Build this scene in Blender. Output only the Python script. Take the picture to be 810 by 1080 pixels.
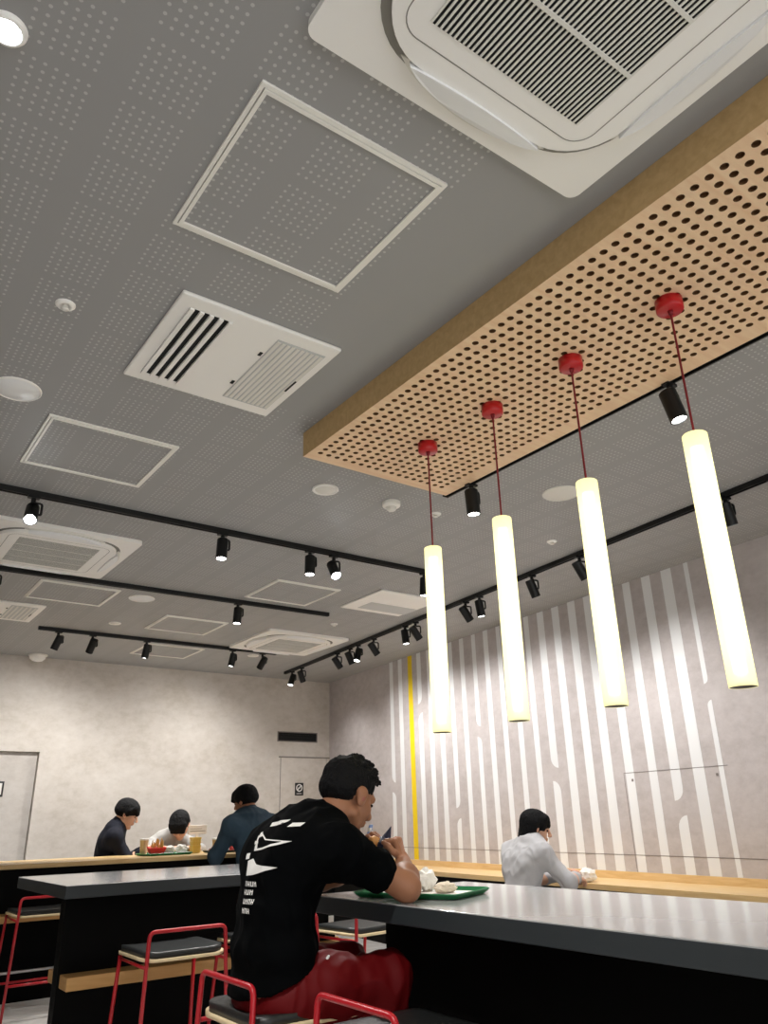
import bpy, bmesh, math, random
import numpy as np
from mathutils import Vector, Matrix, noise
from mathutils.bvhtree import BVHTree

random.seed(7)
for o in list(bpy.data.objects): bpy.data.objects.remove(o)
C = bpy.context.scene.collection
PI = math.pi
H = 1.12                       # eye height of the photographer above the floor
CEIL = H + 1.65                # ceiling height
TT = H - 0.25                  # tops of the tall tables

# ------------------------------------------------------------------ camera
cam_d = bpy.data.cameras.new('camera'); cam = bpy.data.objects.new('camera', cam_d); C.objects.link(cam)
cam_d.sensor_fit = 'VERTICAL'; cam_d.sensor_height = 36.0; cam_d.lens = 809.457 / 1080 * 36.0
cam_d.clip_start = 0.02
def cam_axes(pitch=0.378765, roll=-0.025942, yaw=0.634036):
    cy, sy, cp, sp = math.cos(yaw), math.sin(yaw), math.cos(pitch), math.sin(pitch)
    fw = Vector((sy*cp, cy*cp, sp)); rt = Vector((cy, -sy, 0)); up = rt.cross(fw)
    cr, sr = math.cos(roll), math.sin(roll)
    return cr*rt + sr*up, -sr*rt + cr*up, fw
r_, u_, f_ = cam_axes()
cam.matrix_world = Matrix(((r_.x, u_.x, -f_.x, 0), (r_.y, u_.y, -f_.y, 0), (r_.z, u_.z, -f_.z, H), (0, 0, 0, 1)))
bpy.context.scene.camera = cam

# ------------------------------------------------------------------ world and exposure
w = bpy.data.worlds.new('world'); bpy.context.scene.world = w; w.use_nodes = True
bg = w.node_tree.nodes['Background']; bg.inputs[0].default_value = (0.98, 0.99, 1.0, 1); bg.inputs[1].default_value = 0.82
vs = bpy.context.scene.view_settings
vs.view_transform = 'Standard'; vs.look = 'None'; vs.gamma = 1.0; vs.use_curve_mapping = False
vs.exposure = 1.25
SPOT_W = 60.0
WALL_W = 52.0
DOWN_W = 60.0

# ------------------------------------------------------------------ helpers
def lin(h):
    h = h.lstrip('#'); o = []
    for i in (0, 2, 4):
        v = int(h[i:i+2], 16)/255; o.append(v/12.92 if v <= .04045 else ((v+.055)/1.055)**2.4)
    return (*o, 1)
def mat(name, col, rough=.6, metal=0., emit=None, estr=0., spec=.5, var=0., vscale=20., bump=0., bscale=60.):
    m = bpy.data.materials.new(name); m.use_nodes = True
    nt = m.node_tree; b = nt.nodes['Principled BSDF']
    c = lin(col) if isinstance(col, str) else (*col, 1) if len(col) == 3 else col
    b.inputs['Base Color'].default_value = c; b.inputs['Roughness'].default_value = rough
    b.inputs['Metallic'].default_value = metal; b.inputs['Specular IOR Level'].default_value = spec
    if emit is not None:
        b.inputs['Emission Color'].default_value = lin(emit) if isinstance(emit, str) else (*emit, 1)
        b.inputs['Emission Strength'].default_value = estr
    if var or bump:
        tc = nt.nodes.new('ShaderNodeTexCoord')
    if var:
        n = nt.nodes.new('ShaderNodeTexNoise'); n.inputs['Scale'].default_value = vscale; n.inputs['Detail'].default_value = 4
        nt.links.new(tc.outputs['Object'], n.inputs['Vector'])
        mx = nt.nodes.new('ShaderNodeMix'); mx.data_type = 'RGBA'
        mx.inputs[6].default_value = tuple(v*(1-var) for v in c[:3])+(1,); mx.inputs[7].default_value = tuple(min(1, v*(1+var)) for v in c[:3])+(1,)
        nt.links.new(n.outputs['Fac'], mx.inputs[0]); nt.links.new(mx.outputs[2], b.inputs['Base Color'])
    if bump:
        n2 = nt.nodes.new('ShaderNodeTexNoise'); n2.inputs['Scale'].default_value = bscale; n2.inputs['Detail'].default_value = 3
        nt.links.new(tc.outputs['Object'], n2.inputs['Vector'])
        bp = nt.nodes.new('ShaderNodeBump'); bp.inputs['Strength'].default_value = bump; bp.inputs['Distance'].default_value = .01
        nt.links.new(n2.outputs['Fac'], bp.inputs['Height']); nt.links.new(bp.outputs['Normal'], b.inputs['Normal'])
    return m
def obj(name, bm, m, parent=None, smooth=False, loc=None):
    me = bpy.data.meshes.new(name); bm.normal_update(); bm.to_mesh(me); bm.free()
    o = bpy.data.objects.new(name, me); C.objects.link(o)
    for x in (m if isinstance(m, (list, tuple)) else [m]): me.materials.append(x)
    if smooth:
        for p in me.polygons: p.use_smooth = True
    if parent is not None: o.parent = parent
    if loc is not None: o.location = loc
    return o
def tag(o, label, cat, group=None):
    o['label'] = label; o['category'] = cat
    if group: o['group'] = group
    return o
def thing(name, label, cat, loc=(0, 0, 0), rz=0, group=None):
    o = bpy.data.objects.new(name, None); C.objects.link(o); o.location = loc; o.rotation_euler = (0, 0, rz)
    o.empty_display_size = .05
    return tag(o, label, cat, group)
def struct(o): o['kind'] = 'structure'; return o
def dup(root, loc, rz=0., label=None, name=None):
    r = root.copy(); C.objects.link(r); r.location = loc; r.rotation_euler = (0, 0, rz)
    if label: r['label'] = label
    for ch in list(root.children):
        c = ch.copy(); C.objects.link(c); c.parent = r
        for g in list(ch.children):
            d = g.copy(); C.objects.link(d); d.parent = c
    return r
def nb(): return bmesh.new()
def box(bm, x0, x1, y0, y1, z0, z1, mi=0, bev=0.):
    vs_ = [bm.verts.new(p) for p in ((x0,y0,z0),(x1,y0,z0),(x1,y1,z0),(x0,y1,z0),(x0,y0,z1),(x1,y0,z1),(x1,y1,z1),(x0,y1,z1))]
    fs = [bm.faces.new([vs_[i] for i in q]) for q in ((3,2,1,0),(4,5,6,7),(0,1,5,4),(1,2,6,5),(2,3,7,6),(3,0,4,7))]
    for f in fs: f.material_index = mi
    if bev:
        bmesh.ops.bevel(bm, geom=list({e for f in fs for e in f.edges}), offset=bev, segments=2, affect='EDGES', profile=.5)
def frame_basis(d):
    d = Vector(d).normalized(); a = Vector((0, 0, 1)) if abs(d.z) < .9 else Vector((1, 0, 0))
    s = d.cross(a).normalized(); return s, d.cross(s).normalized(), d
def cyl(bm, p0, p1, r0, r1=None, n=20, caps=True, mi=0):
    r1 = r0 if r1 is None else r1; p0, p1 = Vector(p0), Vector(p1); s, t, d = frame_basis(p1-p0)
    a = [bm.verts.new(p0+(s*math.cos(k*2*PI/n)+t*math.sin(k*2*PI/n))*r0) for k in range(n)]
    b = [bm.verts.new(p1+(s*math.cos(k*2*PI/n)+t*math.sin(k*2*PI/n))*r1) for k in range(n)]
    fs = []
    for k in range(n): fs.append(bm.faces.new((a[k], b[k], b[(k+1) % n], a[(k+1) % n])))
    if caps: fs += [bm.faces.new(a), bm.faces.new(b[::-1])]
    for f in fs: f.material_index = mi; f.normal_update()
    return fs
def lathe(bm, prof, n=32, c=(0, 0, 0)):
    c = Vector(c); rings = []
    for r, z in prof:
        if r < 1e-6: rings.append([bm.verts.new(c+Vector((0, 0, z)))])
        else: rings.append([bm.verts.new(c+Vector((r*math.cos(k*2*PI/n), r*math.sin(k*2*PI/n), z))) for k in range(n)])
    for A, B in zip(rings, rings[1:]):
        for k in range(n):
            j = (k+1) % n
            if len(A) == 1 and len(B) == 1: continue
            if len(A) == 1: bm.faces.new((A[0], B[j], B[k]))
            elif len(B) == 1: bm.faces.new((A[k], A[j], B[0]))
            else: bm.faces.new((A[k], A[j], B[j], B[k]))
def tube(bm, pts, r, n=10, bend=0.03, nb_=5):
    P = [Vector(p) for p in pts]; path = [P[0]]
    for i in range(1, len(P)-1):
        a, b, c = P[i-1], P[i], P[i+1]; d1 = (a-b); d2 = (c-b)
        k = min(bend, d1.length*.45, d2.length*.45); q0 = b+d1.normalized()*k; q1 = b+d2.normalized()*k
        for t in range(nb_+1):
            t /= nb_; path.append(q0*(1-t)**2+b*2*t*(1-t)+q1*t*t)
    path.append(P[-1]); rings = []; s = None
    for i, p in enumerate(path):
        d = (path[min(i+1, len(path)-1)]-path[max(i-1, 0)]).normalized()
        if s is None: s = frame_basis(d)[0]
        s = (s-d*s.dot(d)).normalized(); t = d.cross(s)
        rings.append([bm.verts.new(p+(s*math.cos(k*2*PI/n)+t*math.sin(k*2*PI/n))*r) for k in range(n)])
    for A, B in zip(rings, rings[1:]):
        for k in range(n): bm.faces.new((A[k], A[(k+1) % n], B[(k+1) % n], B[k]))
    bm.faces.new(rings[0][::-1]); bm.faces.new(rings[-1])
def poly_prism(bm, pts, z0, z1, mi=0):
    a = [bm.verts.new((x, y, z0)) for x, y in pts]; b = [bm.verts.new((x, y, z1)) for x, y in pts]
    n = len(pts); fs = [bm.faces.new(a[::-1]), bm.faces.new(b)]
    for k in range(n): fs.append(bm.faces.new((a[k], a[(k+1) % n], b[(k+1) % n], b[k])))
    for f in fs: f.material_index = mi
    return fs
def rrect(w_, h_, r, n=6, c=(0, 0)):
    out = []
    for cx, cy, a0 in ((w_/2-r, h_/2-r, 0), (-w_/2+r, h_/2-r, PI/2), (-w_/2+r, -h_/2+r, PI), (w_/2-r, -h_/2+r, 1.5*PI)):
        for k in range(n+1): out.append((c[0]+cx+r*math.cos(a0+k*PI/2/n), c[1]+cy+r*math.sin(a0+k*PI/2/n)))
    return out

# ------------------------------------------------------------------ materials
def nodes_math(nt):
    def M(op, a, b=None, c=None):
        n = nt.nodes.new('ShaderNodeMath'); n.operation = op
        for i, v in enumerate((a, b, c)):
            if v is None: continue
            if isinstance(v, (int, float)): n.inputs[i].default_value = v
            else: nt.links.new(v, n.inputs[i])
        return n.outputs[0]
    return M
def perforated_ceiling(name, base, dot):
    m = bpy.data.materials.new(name); m.use_nodes = True; nt = m.node_tree; b = nt.nodes['Principled BSDF']; M = nodes_math(nt)
    g = nt.nodes.new('ShaderNodeNewGeometry'); sp = nt.nodes.new('ShaderNodeSeparateXYZ'); nt.links.new(g.outputs['Position'], sp.inputs[0])
    def axis(v, off, per, pitch, cnt):
        a = M('MULTIPLY', M('FRACT', M('DIVIDE', M('SUBTRACT', v, off), per)), per)       # place inside the block
        ins = M('LESS_THAN', a, pitch*cnt)
        fr = M('SUBTRACT', M('FRACT', M('DIVIDE', a, pitch)), .5)
        return M('MULTIPLY', fr, pitch), ins
    dx, ix = axis(sp.outputs[0], .3205-.0124, .2325, .0248, 7)
    dy, iy = axis(sp.outputs[1], 1.4735-.0126, .2005, .0251, 7)
    d = M('SQRT', M('ADD', M('MULTIPLY', dx, dx), M('MULTIPLY', dy, dy)))
    hole = M('MULTIPLY', M('MULTIPLY', M('LESS_THAN', d, .0046), ix), iy)
    plain = M('MULTIPLY', M('GREATER_THAN', sp.outputs[0], 1.19), M('LESS_THAN', sp.outputs[0], 1.62))
    plain = M('MULTIPLY', plain, M('LESS_THAN', sp.outputs[1], 2.6))
    hole = M('MULTIPLY', hole, M('SUBTRACT', 1., plain))
    mx = nt.nodes.new('ShaderNodeMix'); mx.data_type = 'RGBA'; mx.inputs[6].default_value = lin(base); mx.inputs[7].default_value = lin(dot)  # glints on the hole edges put into the lighter dot colour
    nt.links.new(hole, mx.inputs[0]); nt.links.new(mx.outputs[2], b.inputs['Base Color'])
    bp = nt.nodes.new('ShaderNodeBump'); bp.inputs['Strength'].default_value = .25; bp.inputs['Distance'].default_value = .004; bp.invert = True
    nt.links.new(hole, bp.inputs['Height']); nt.links.new(bp.outputs['Normal'], b.inputs['Normal'])
    b.inputs['Roughness'].default_value = .55; b.inputs['Specular IOR Level'].default_value = .3
    return m
def concrete(name, c0, c1, c2):
    m = bpy.data.materials.new(name); m.use_nodes = True; nt = m.node_tree; b = nt.nodes['Principled BSDF']
    tc = nt.nodes.new('ShaderNodeTexCoord')
    mp = nt.nodes.new('ShaderNodeMapping'); nt.links.new(tc.outputs['Object'], mp.inputs[0]); mp.inputs['Scale'].default_value = (1, 1, 1.5)
    n1 = nt.nodes.new('ShaderNodeTexNoise'); n1.inputs['Scale'].default_value = 1.6; n1.inputs['Detail'].default_value = 6; n1.inputs['Roughness'].default_value = .62
    n2 = nt.nodes.new('ShaderNodeTexNoise'); n2.inputs['Scale'].default_value = 9; n2.inputs['Detail'].default_value = 8; n2.inputs['Roughness'].default_value = .7
    nt.links.new(mp.outputs[0], n1.inputs['Vector']); nt.links.new(mp.outputs[0], n2.inputs['Vector'])
    mm = nt.nodes.new('ShaderNodeMath'); mm.operation = 'MULTIPLY_ADD'; mm.inputs[1].default_value = .55
    nt.links.new(n2.outputs['Fac'], mm.inputs[0])
    m3 = nt.nodes.new('ShaderNodeMath'); m3.operation = 'MULTIPLY'; m3.inputs[1].default_value = .45; nt.links.new(n1.outputs['Fac'], m3.inputs[0]); nt.links.new(m3.outputs[0], mm.inputs[2])
    cr = nt.nodes.new('ShaderNodeValToRGB'); e = cr.color_ramp.elements
    e[0].position = .33; e[0].color = lin(c0); e[1].position = .66; e[1].color = lin(c2); k = e.new(.5); k.color = lin(c1)
    nt.links.new(mm.outputs[0], cr.inputs[0]); nt.links.new(cr.outputs[0], b.inputs['Base Color'])
    b.inputs['Roughness'].default_value = .6; b.inputs['Specular IOR Level'].default_value = .25
    return m
def wood(name, c0, c1, scale=(3, 40, 40), rough=.45):
    m = bpy.data.materials.new(name); m.use_nodes = True; nt = m.node_tree; b = nt.nodes['Principled BSDF']
    tc = nt.nodes.new('ShaderNodeTexCoord'); mp = nt.nodes.new('ShaderNodeMapping'); mp.inputs['Scale'].default_value = scale
    nt.links.new(tc.outputs['Object'], mp.inputs[0])
    n = nt.nodes.new('ShaderNodeTexNoise'); n.inputs['Scale'].default_value = 1.5; n.inputs['Detail'].default_value = 5; n.inputs['Distortion'].default_value = .6
    nt.links.new(mp.outputs[0], n.inputs['Vector'])
    cr = nt.nodes.new('ShaderNodeValToRGB'); e = cr.color_ramp.elements
    e[0].position = .3; e[0].color = lin(c0); e[1].position = .7; e[1].color = lin(c1)
    nt.links.new(n.outputs['Fac'], cr.inputs[0]); nt.links.new(cr.outputs[0], b.inputs['Base Color'])
    b.inputs['Roughness'].default_value = rough; b.inputs['Specular IOR Level'].default_value = .35
    return m
def tiles(name, c0, c1, size=.6):
    m = bpy.data.materials.new(name); m.use_nodes = True; nt = m.node_tree; b = nt.nodes['Principled BSDF']
    tc = nt.nodes.new('ShaderNodeTexCoord'); br = nt.nodes.new('ShaderNodeTexBrick'); br.offset = 0
    br.inputs['Color1'].default_value = lin(c0); br.inputs['Color2'].default_value = lin(c0); br.inputs['Mortar'].default_value = lin(c1)
    br.inputs['Scale'].default_value = 1; br.inputs['Mortar Size'].default_value = .004; br.inputs['Brick Width'].default_value = size; br.inputs['Row Height'].default_value = size
    nt.links.new(tc.outputs['Object'], br.inputs['Vector'])
    n = nt.nodes.new('ShaderNodeTexNoise'); n.inputs['Scale'].default_value = 5; n.inputs['Detail'].default_value = 6; nt.links.new(tc.outputs['Object'], n.inputs['Vector'])
    mx = nt.nodes.new('ShaderNodeMix'); mx.data_type = 'RGBA'; mx.blend_type = 'OVERLAY'; mx.inputs[0].default_value = .4
    nt.links.new(br.outputs['Color'], mx.inputs[6]); nt.links.new(n.outputs['Fac'], mx.inputs[7]); nt.links.new(mx.outputs[2], b.inputs['Base Color'])
    b.inputs['Roughness'].default_value = .45
    return m
M_CEIL = perforated_ceiling('ceiling_board', '#a1a1a0', '#c3c3c1')
M_WALLB = concrete('back_wall_concrete', '#bdb5aa', '#cec7bf', '#d8d2cb')
M_WALLR = concrete('stripe_wall_concrete', '#afa7a4', '#c0b8b6', '#cbc4c2')
M_STRIPE = mat('white_stripe_paint', '#eaeaea', .6, spec=.3)
M_YELLOW = mat('yellow_stripe_paint', '#f0cf1e', .6, spec=.3)
M_SEAM = mat('panel_seam', '#7d7672', .8)
M_FLOOR = tiles('floor_tiles', '#c4c1bd', '#a19e9a')
M_WHITE = mat('white_plastic', '#faf8f3', .45)
M_WHITE2 = mat('offwhite_plastic', '#e8e6de', .5)
M_FLAP = mat('pale_flap_plastic', '#f2f3f3', .4)
M_FRAME = mat('hatch_aluminium', '#f6f4ec', .45, spec=.5)
M_SLOT = mat('dark_slot', '#0b0b0b', .8)
M_GREYSLAT = mat('grey_filter', '#c9cbc9', .55)
M_SEAMW = mat('white_groove', '#8a8780', .7)
M_BLACKM = mat('black_painted_metal', '#0c0d0d', .45, spec=.4)
M_BODY = mat('black_laminate', '#030303', .6, spec=.08)
M_BODY2 = mat('black_laminate_panel', '#020202', .6, spec=.06)
M_TOP = mat('grey_laminate_top', '#a2a2a3', .14, spec=.7, var=.05, vscale=3)
M_FASC = mat('grey_table_edge', '#303538', .4, spec=.4)
M_RED = mat('red_powder_coat', '#b01622', .35, spec=.5)
M_REDC = mat('red_canopy', '#b8151b', .3, spec=.5)
M_CORD = mat('red_cord', '#7d1018', .6)
M_SEAT = mat('black_vinyl', '#222424', .42, spec=.5, bump=.08, bscale=90)
M_PLY = mat('birch_ply', '#e3cfa6', .5, var=.08, vscale=30)
M_WOODP = wood('panel_plywood', '#e8c29c', '#f0d2ae', (2, 26, 26), .5)
M_WOODS_SHADE = wood('shaded_panel_wood', '#b99a68', '#c8a878', (2, 26, 26), .5)  # same raft wood, the shade on its sides put into a darker colour
M_HOLE_SHADE = mat('hole_shade', '#6b4a2a', .9)  # shade inside the raft holes painted as dark brown
M_WOODC = wood('counter_oak', '#d6b27a', '#e6c793', (26, 3, 26), .35)
M_WOODB = wood('back_counter_oak', '#c8a570', '#dcbd88', (3, 26, 26), .4)
M_BOARD = wood('footboard_oak', '#b98d55', '#c99d66', (3, 26, 26), .5)
M_LENS = mat('lit_lens', '#ffffff', .3, emit=(1, .99, .96), estr=9)
M_LENSHOT = mat('bright_lens', '#ffffff', .3, emit=(.9, .96, 1), estr=45)
M_SKIN = mat('skin', '#9a6a4e', .5, spec=.35, var=.06, vscale=40)
M_SKIN2 = mat('pale_skin', '#d9ab90', .5, spec=.35, var=.05, vscale=40)
M_HAIR = mat('black_hair', '#08080a', .75, spec=.2, bump=.5, bscale=150)
M_EYE = mat('dark_eye', '#120c0a', .2)
M_EAR_SHADE = mat('ear_shade_skin', '#9a5a4c', .5)

# ------------------------------------------------------------------ the setting
A_W = .0925                                      # the striped wall runs at a slight angle to the room
def wall_x(y): return 4.591 + A_W*y
YB = 8.63                                        # back wall
bm = nb(); box(bm, -4.0, 6.5, -3.0, YB+.3, -.1, 0); struct(obj('floor', bm, M_FLOOR))
bm = nb(); box(bm, -4.0, 6.5, -3.0, YB+.3, CEIL, CEIL+.1); struct(obj('ceiling', bm, M_CEIL))

# back wall with a recessed door at the left
DX1 = 1.936; DT = H+.703                         # right edge and head of the left door
bm = nb()
box(bm, -4.0, 1.0, YB, YB+.2, 0, CEIL); box(bm, 1.0, DX1, YB, YB+.2, DT, CEIL); box(bm, DX1, 5.6, YB, YB+.2, 0, CEIL)
box(bm, 1.0, DX1, YB+.12, YB+.2, 0, DT)
wb = struct(obj('wall_back', bm, M_WALLB))
bm = nb(); box(bm, 1.005, DX1-.004, YB+.06, YB+.12, .0, DT-.004, bev=.003)
d1 = struct(obj('door_1', bm, concrete('door_concrete', '#b5aea8', '#c6c0ba', '#d0cbc6')))
# flush service door at the right: thin grooves round the leaf
bm = nb()
sx0, sx1, sz = 4.70, 5.34, H+.703
box(bm, sx0, sx1, YB-.004, YB+.001, 0, sz)
d2 = struct(obj('door_2', bm, M_WALLB))
bm = nb()
box(bm, sx0-.03, sx1+.06, YB-.012, YB+.001, sz+.006, sz+.016); box(bm, sx0-.007, sx0-.001, YB-.002, YB+.001, 0, sz); box(bm, sx1+.001, sx1+.007, YB-.002, YB+.001, 0, sz)
struct(obj('trim_1', bm, M_SEAM))

bm = nb(); box(bm, -3.2, -3.0, -3.0, YB+.1, 0, CEIL); struct(obj('wall_left_unseen', bm, M_WALLB))  # unseen wall, added to cut the light from the left
# striped wall: painted bands are faces of the same wall mesh
bm = nb()
d = Vector((A_W, 1, 0)); nrm = Vector((-1, A_W, 0)).normalized()     # nrm faces the room
def wp(y, z, off=0.): v = Vector((wall_x(y), y, z)) + nrm*off; return v
def wquad(pts, off, mi):
    f = bm.faces.new([bm.verts.new(wp(y, z, off)) for y, z in pts]); f.material_index = mi; f.normal_update()
    if f.normal.dot(nrm) < 0: f.normal_flip()
Y0, Y1 = -2.9, YB+.1
v = [bm.verts.new(p) for p in (wp(Y0,0), wp(Y1,0), wp(Y1,CEIL), wp(Y0,CEIL), wp(Y0,0,-.2), wp(Y1,0,-.2), wp(Y1,CEIL,-.2), wp(Y0,CEIL,-.2))]
for q in ((0,1,2,3),(7,6,5,4),(0,4,5,1),(1,5,6,2),(2,6,7,3),(3,7,4,0)): bm.faces.new([v[i] for i in q])
STR = [(7.075,.075,(.346,.253),'a'),(6.886,.08,None,''),(6.68,.085,None,'Y'),(6.502,.08,(1.11,1.017),'b'),(6.307,.078,None,''),(6.117,.078,None,''),
 (5.915,.07,(.066,-.023),'b'),(5.717,.07,None,''),(5.518,.062,(.774,.682),'c'),(5.325,.072,None,''),(5.13,.066,None,''),(4.926,.066,None,''),(4.73,.066,None,''),
 (4.54,.084,(.342,.245),'c'),(4.349,.086,None,''),(4.152,.086,None,''),(3.963,.09,None,''),(3.759,.08,None,''),(3.544,.074,None,''),(3.35,.082,(.058,-.034),'b'),(3.159,.092,None,''),(2.982,.038,(.79,.682),'b')]
ZW = H-.40
def rcut(y0, y1, z, up, side):
    """outline points of a stripe end: a point on one side, rounded on the other; image left is larger y"""
    ya, yb = (y1, y0) if side == 'L' else (y0, y1)      # pointed edge, rounded edge
    wd = abs(y1-y0); h_ = wd*1.0; out = [(ya, z)]
    s = -1 if up else 1
    for k in range(0, 6):
        t = k/5*PI/2; out.append((ya+(yb-ya)*math.sin(t), z + (-s)*h_*(1-math.cos(t))))
    return out
for yc, wd, gap, kind in STR:
    y0, y1 = yc-wd/2, yc+wd/2; mi = 2 if kind == 'Y' else 1
    if not gap: wquad([(y1, ZW), (y0, ZW), (y0, CEIL), (y1, CEIL)], .0012, mi); continue
    # upper piece ends downwards, lower piece ends upwards, on opposite sides
    us, ls = {'a': ('R', 'L'), 'b': ('L', 'R'), 'c': ('R', 'L')}[kind]
    e = rcut(y0, y1, H+gap[0], True, us)                # from pointed to rounded
    yr, yp = e[-1][0], e[0][0]
    wquad(e + [(yr, CEIL), (yp, CEIL)], .0012, mi)
    e = rcut(y0, y1, H+gap[1], False, ls)
    wquad(e + [(e[-1][0], ZW), (e[0][0], ZW)], .0012, mi)
# seams of the wall panels and of the access door
def seam(y0, z0, y1, z1, t=.004):
    if abs(y1-y0) > abs(z1-z0): wquad([(y0, z0-t/2), (y1, z1-t/2), (y1, z1+t/2), (y0, z0+t/2)], .002, 3)
    else: wquad([(y0-t/2, z0), (y0+t/2, z0), (y1+t/2, z1), (y1-t/2, z1)], .002, 3)
seam(7.3, H-.29, -2.0, H-.292); seam(3.815, H+.261, 2.93, H+.261); seam(3.815, H+.261, 3.808, ZW); 
for yk in (3.74, 3.02): wquad([(yk-.009, H+.20), (yk+.009, H+.20), (yk+.009, H+.218), (yk-.009, H+.218)], .0022, 3)
wr = struct(obj('wall_right', bm, [M_WALLR, M_STRIPE, M_YELLOW, M_SEAM]))

# ------------------------------------------------------------------ ceiling: wooden perforated raft
PX0, PX1, PY0, PY1 = 1.570, 2.414, -.30, 2.743; PZ = H+1.53
raft = thing('ceiling_raft', 'long wooden ceiling raft with rows of round holes above the tube pendants', 'ceiling panel', (PX0, PY0, PZ))
bm = nb()
def holed(bm, x0, x1, y0, y1, px, py, ox, oy, r, z, depth, n=10):
    nx = int((x1-x0-2*ox)/px+1e-6)+1; ny = int((y1-y0-2*oy)/py+1e-6)+1
    X = [x0]+[x0+ox-px/2+px*i for i in range(nx+1)]+[x1]; Y = [y0]+[y0+oy-py/2+py*j for j in range(ny+1)]+[y1]
    V = {}
    def gv(i, j):
        if (i, j) not in V: V[i, j] = bm.verts.new((X[i], Y[j], z))
        return V[i, j]
    for i in range(len(X)-1):
        for j in range(len(Y)-1):
            q = [gv(i, j), gv(i, j+1), gv(i+1, j+1), gv(i+1, j)]
            if i in (0, len(X)-2) or j in (0, len(Y)-2): bm.faces.new(q); continue
            cx, cy = (X[i]+X[i+1])/2, (Y[j]+Y[j+1])/2
            m_ = 12; ring = [bm.verts.new((cx+r*math.cos(2*PI*k/m_-.75*PI), cy+r*math.sin(2*PI*k/m_-.75*PI), z)) for k in range(m_)]
            ring2 = [bm.verts.new((a.co.x, a.co.y, z+depth)) for a in ring]
            c4 = [gv(i, j), gv(i+1, j), gv(i+1, j+1), gv(i, j+1)]
            for s in range(4):
                seg = [ring[(s*3+k) % m_] for k in range(4)]
                bm.faces.new([c4[s]]+seg+[c4[(s+1) % 4]])
            for k in range(m_):
                f = bm.faces.new((ring[k], ring2[k], ring2[(k+1) % m_], ring[(k+1) % m_])); f.material_index = 1
holed(bm, 0, PX1-PX0, 0, PY1-PY0, .0443, .0431, .046, .0375, .0120, 0, .012)
bmesh.ops.recalc_face_normals(bm, faces=bm.faces)
for f in bm.faces:
    if f.material_index == 0 and f.normal.z > 0: f.normal_flip()
obj('perforated_board', bm, [M_WOODP, M_HOLE_SHADE], raft)
bm = nb(); box(bm, .004, PX1-PX0-.004, .004, PY1-PY0-.004, .0125, .03); obj('shade_backing', bm, M_HOLE_SHADE, raft)  # dark sheet standing in for the shade behind the holes
bm = nb()
W_, L_ = PX1-PX0, PY1-PY0; hgt = CEIL-PZ-.0005
box(bm, -.0005, .0035, -.0005, L_+.0005, .0005, hgt); box(bm, W_-.0035, W_+.0005, -.0005, L_+.0005, .0005, hgt)
box(bm, .0035, W_-.0035, -.0005, .0035, .0005, hgt); box(bm, .0035, W_-.0035, L_-.0035, L_+.0005, .0005, hgt)
obj('side_frame', bm, M_WOODS_SHADE, raft)

# ------------------------------------------------------------------ access hatches
def hatch(x0, x1, y0, y1, label, fw=.024):
    t = thing('access_hatch', label, 'ceiling hatch', ((x0+x1)/2, (y0+y1)/2, CEIL), group='ceiling access hatches')
    a, b = (x1-x0)/2, (y1-y0)/2; bm = nb()
    for s, q in ((0, .008), (1, .011)):
        i = s*fw*.55; o_ = fw*.45 if s == 0 else fw*.45
        A, B = a-i, b-i; A2, B2 = A-o_, B-o_
        box(bm, -A, A, B2, B, -q, .0); box(bm, -A, A, -B, -B2, -q, .0); box(bm, -A, -A2, -B2, B2, -q, .0); box(bm, A2, A, -B2, B2, -q, .0)
    obj('frame', bm, M_FRAME, t)
    bm = nb(); box(bm, -a+fw, a-fw, -b+fw, b-fw, -.004, -.0005); obj('lid_panel', bm, M_CEIL, t)
    return t
hatch(.571, 1.149, 1.221, 1.792, 'large perforated ceiling hatch nearest the camera, beside the big air conditioner')
hatch(.567, 1.150, 3.18, 3.738, 'ceiling hatch between the louvred vent and the front light track')
hatch(1.128, 1.705, 5.705, 6.245, 'ceiling hatch just behind the middle light track, at the far left')
hatch(2.272, 2.844, 6.25, 6.806, 'ceiling hatch in front of the rear light track, right of a round white cover')
hatch(2.57, 3.125, 4.838, 5.39, 'ceiling hatch between the front and middle light tracks, under the lens glare')
hatch(2.53, 3.12, 7.40, 7.96, 'rearmost ceiling hatch, close to the concrete back wall')

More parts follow.
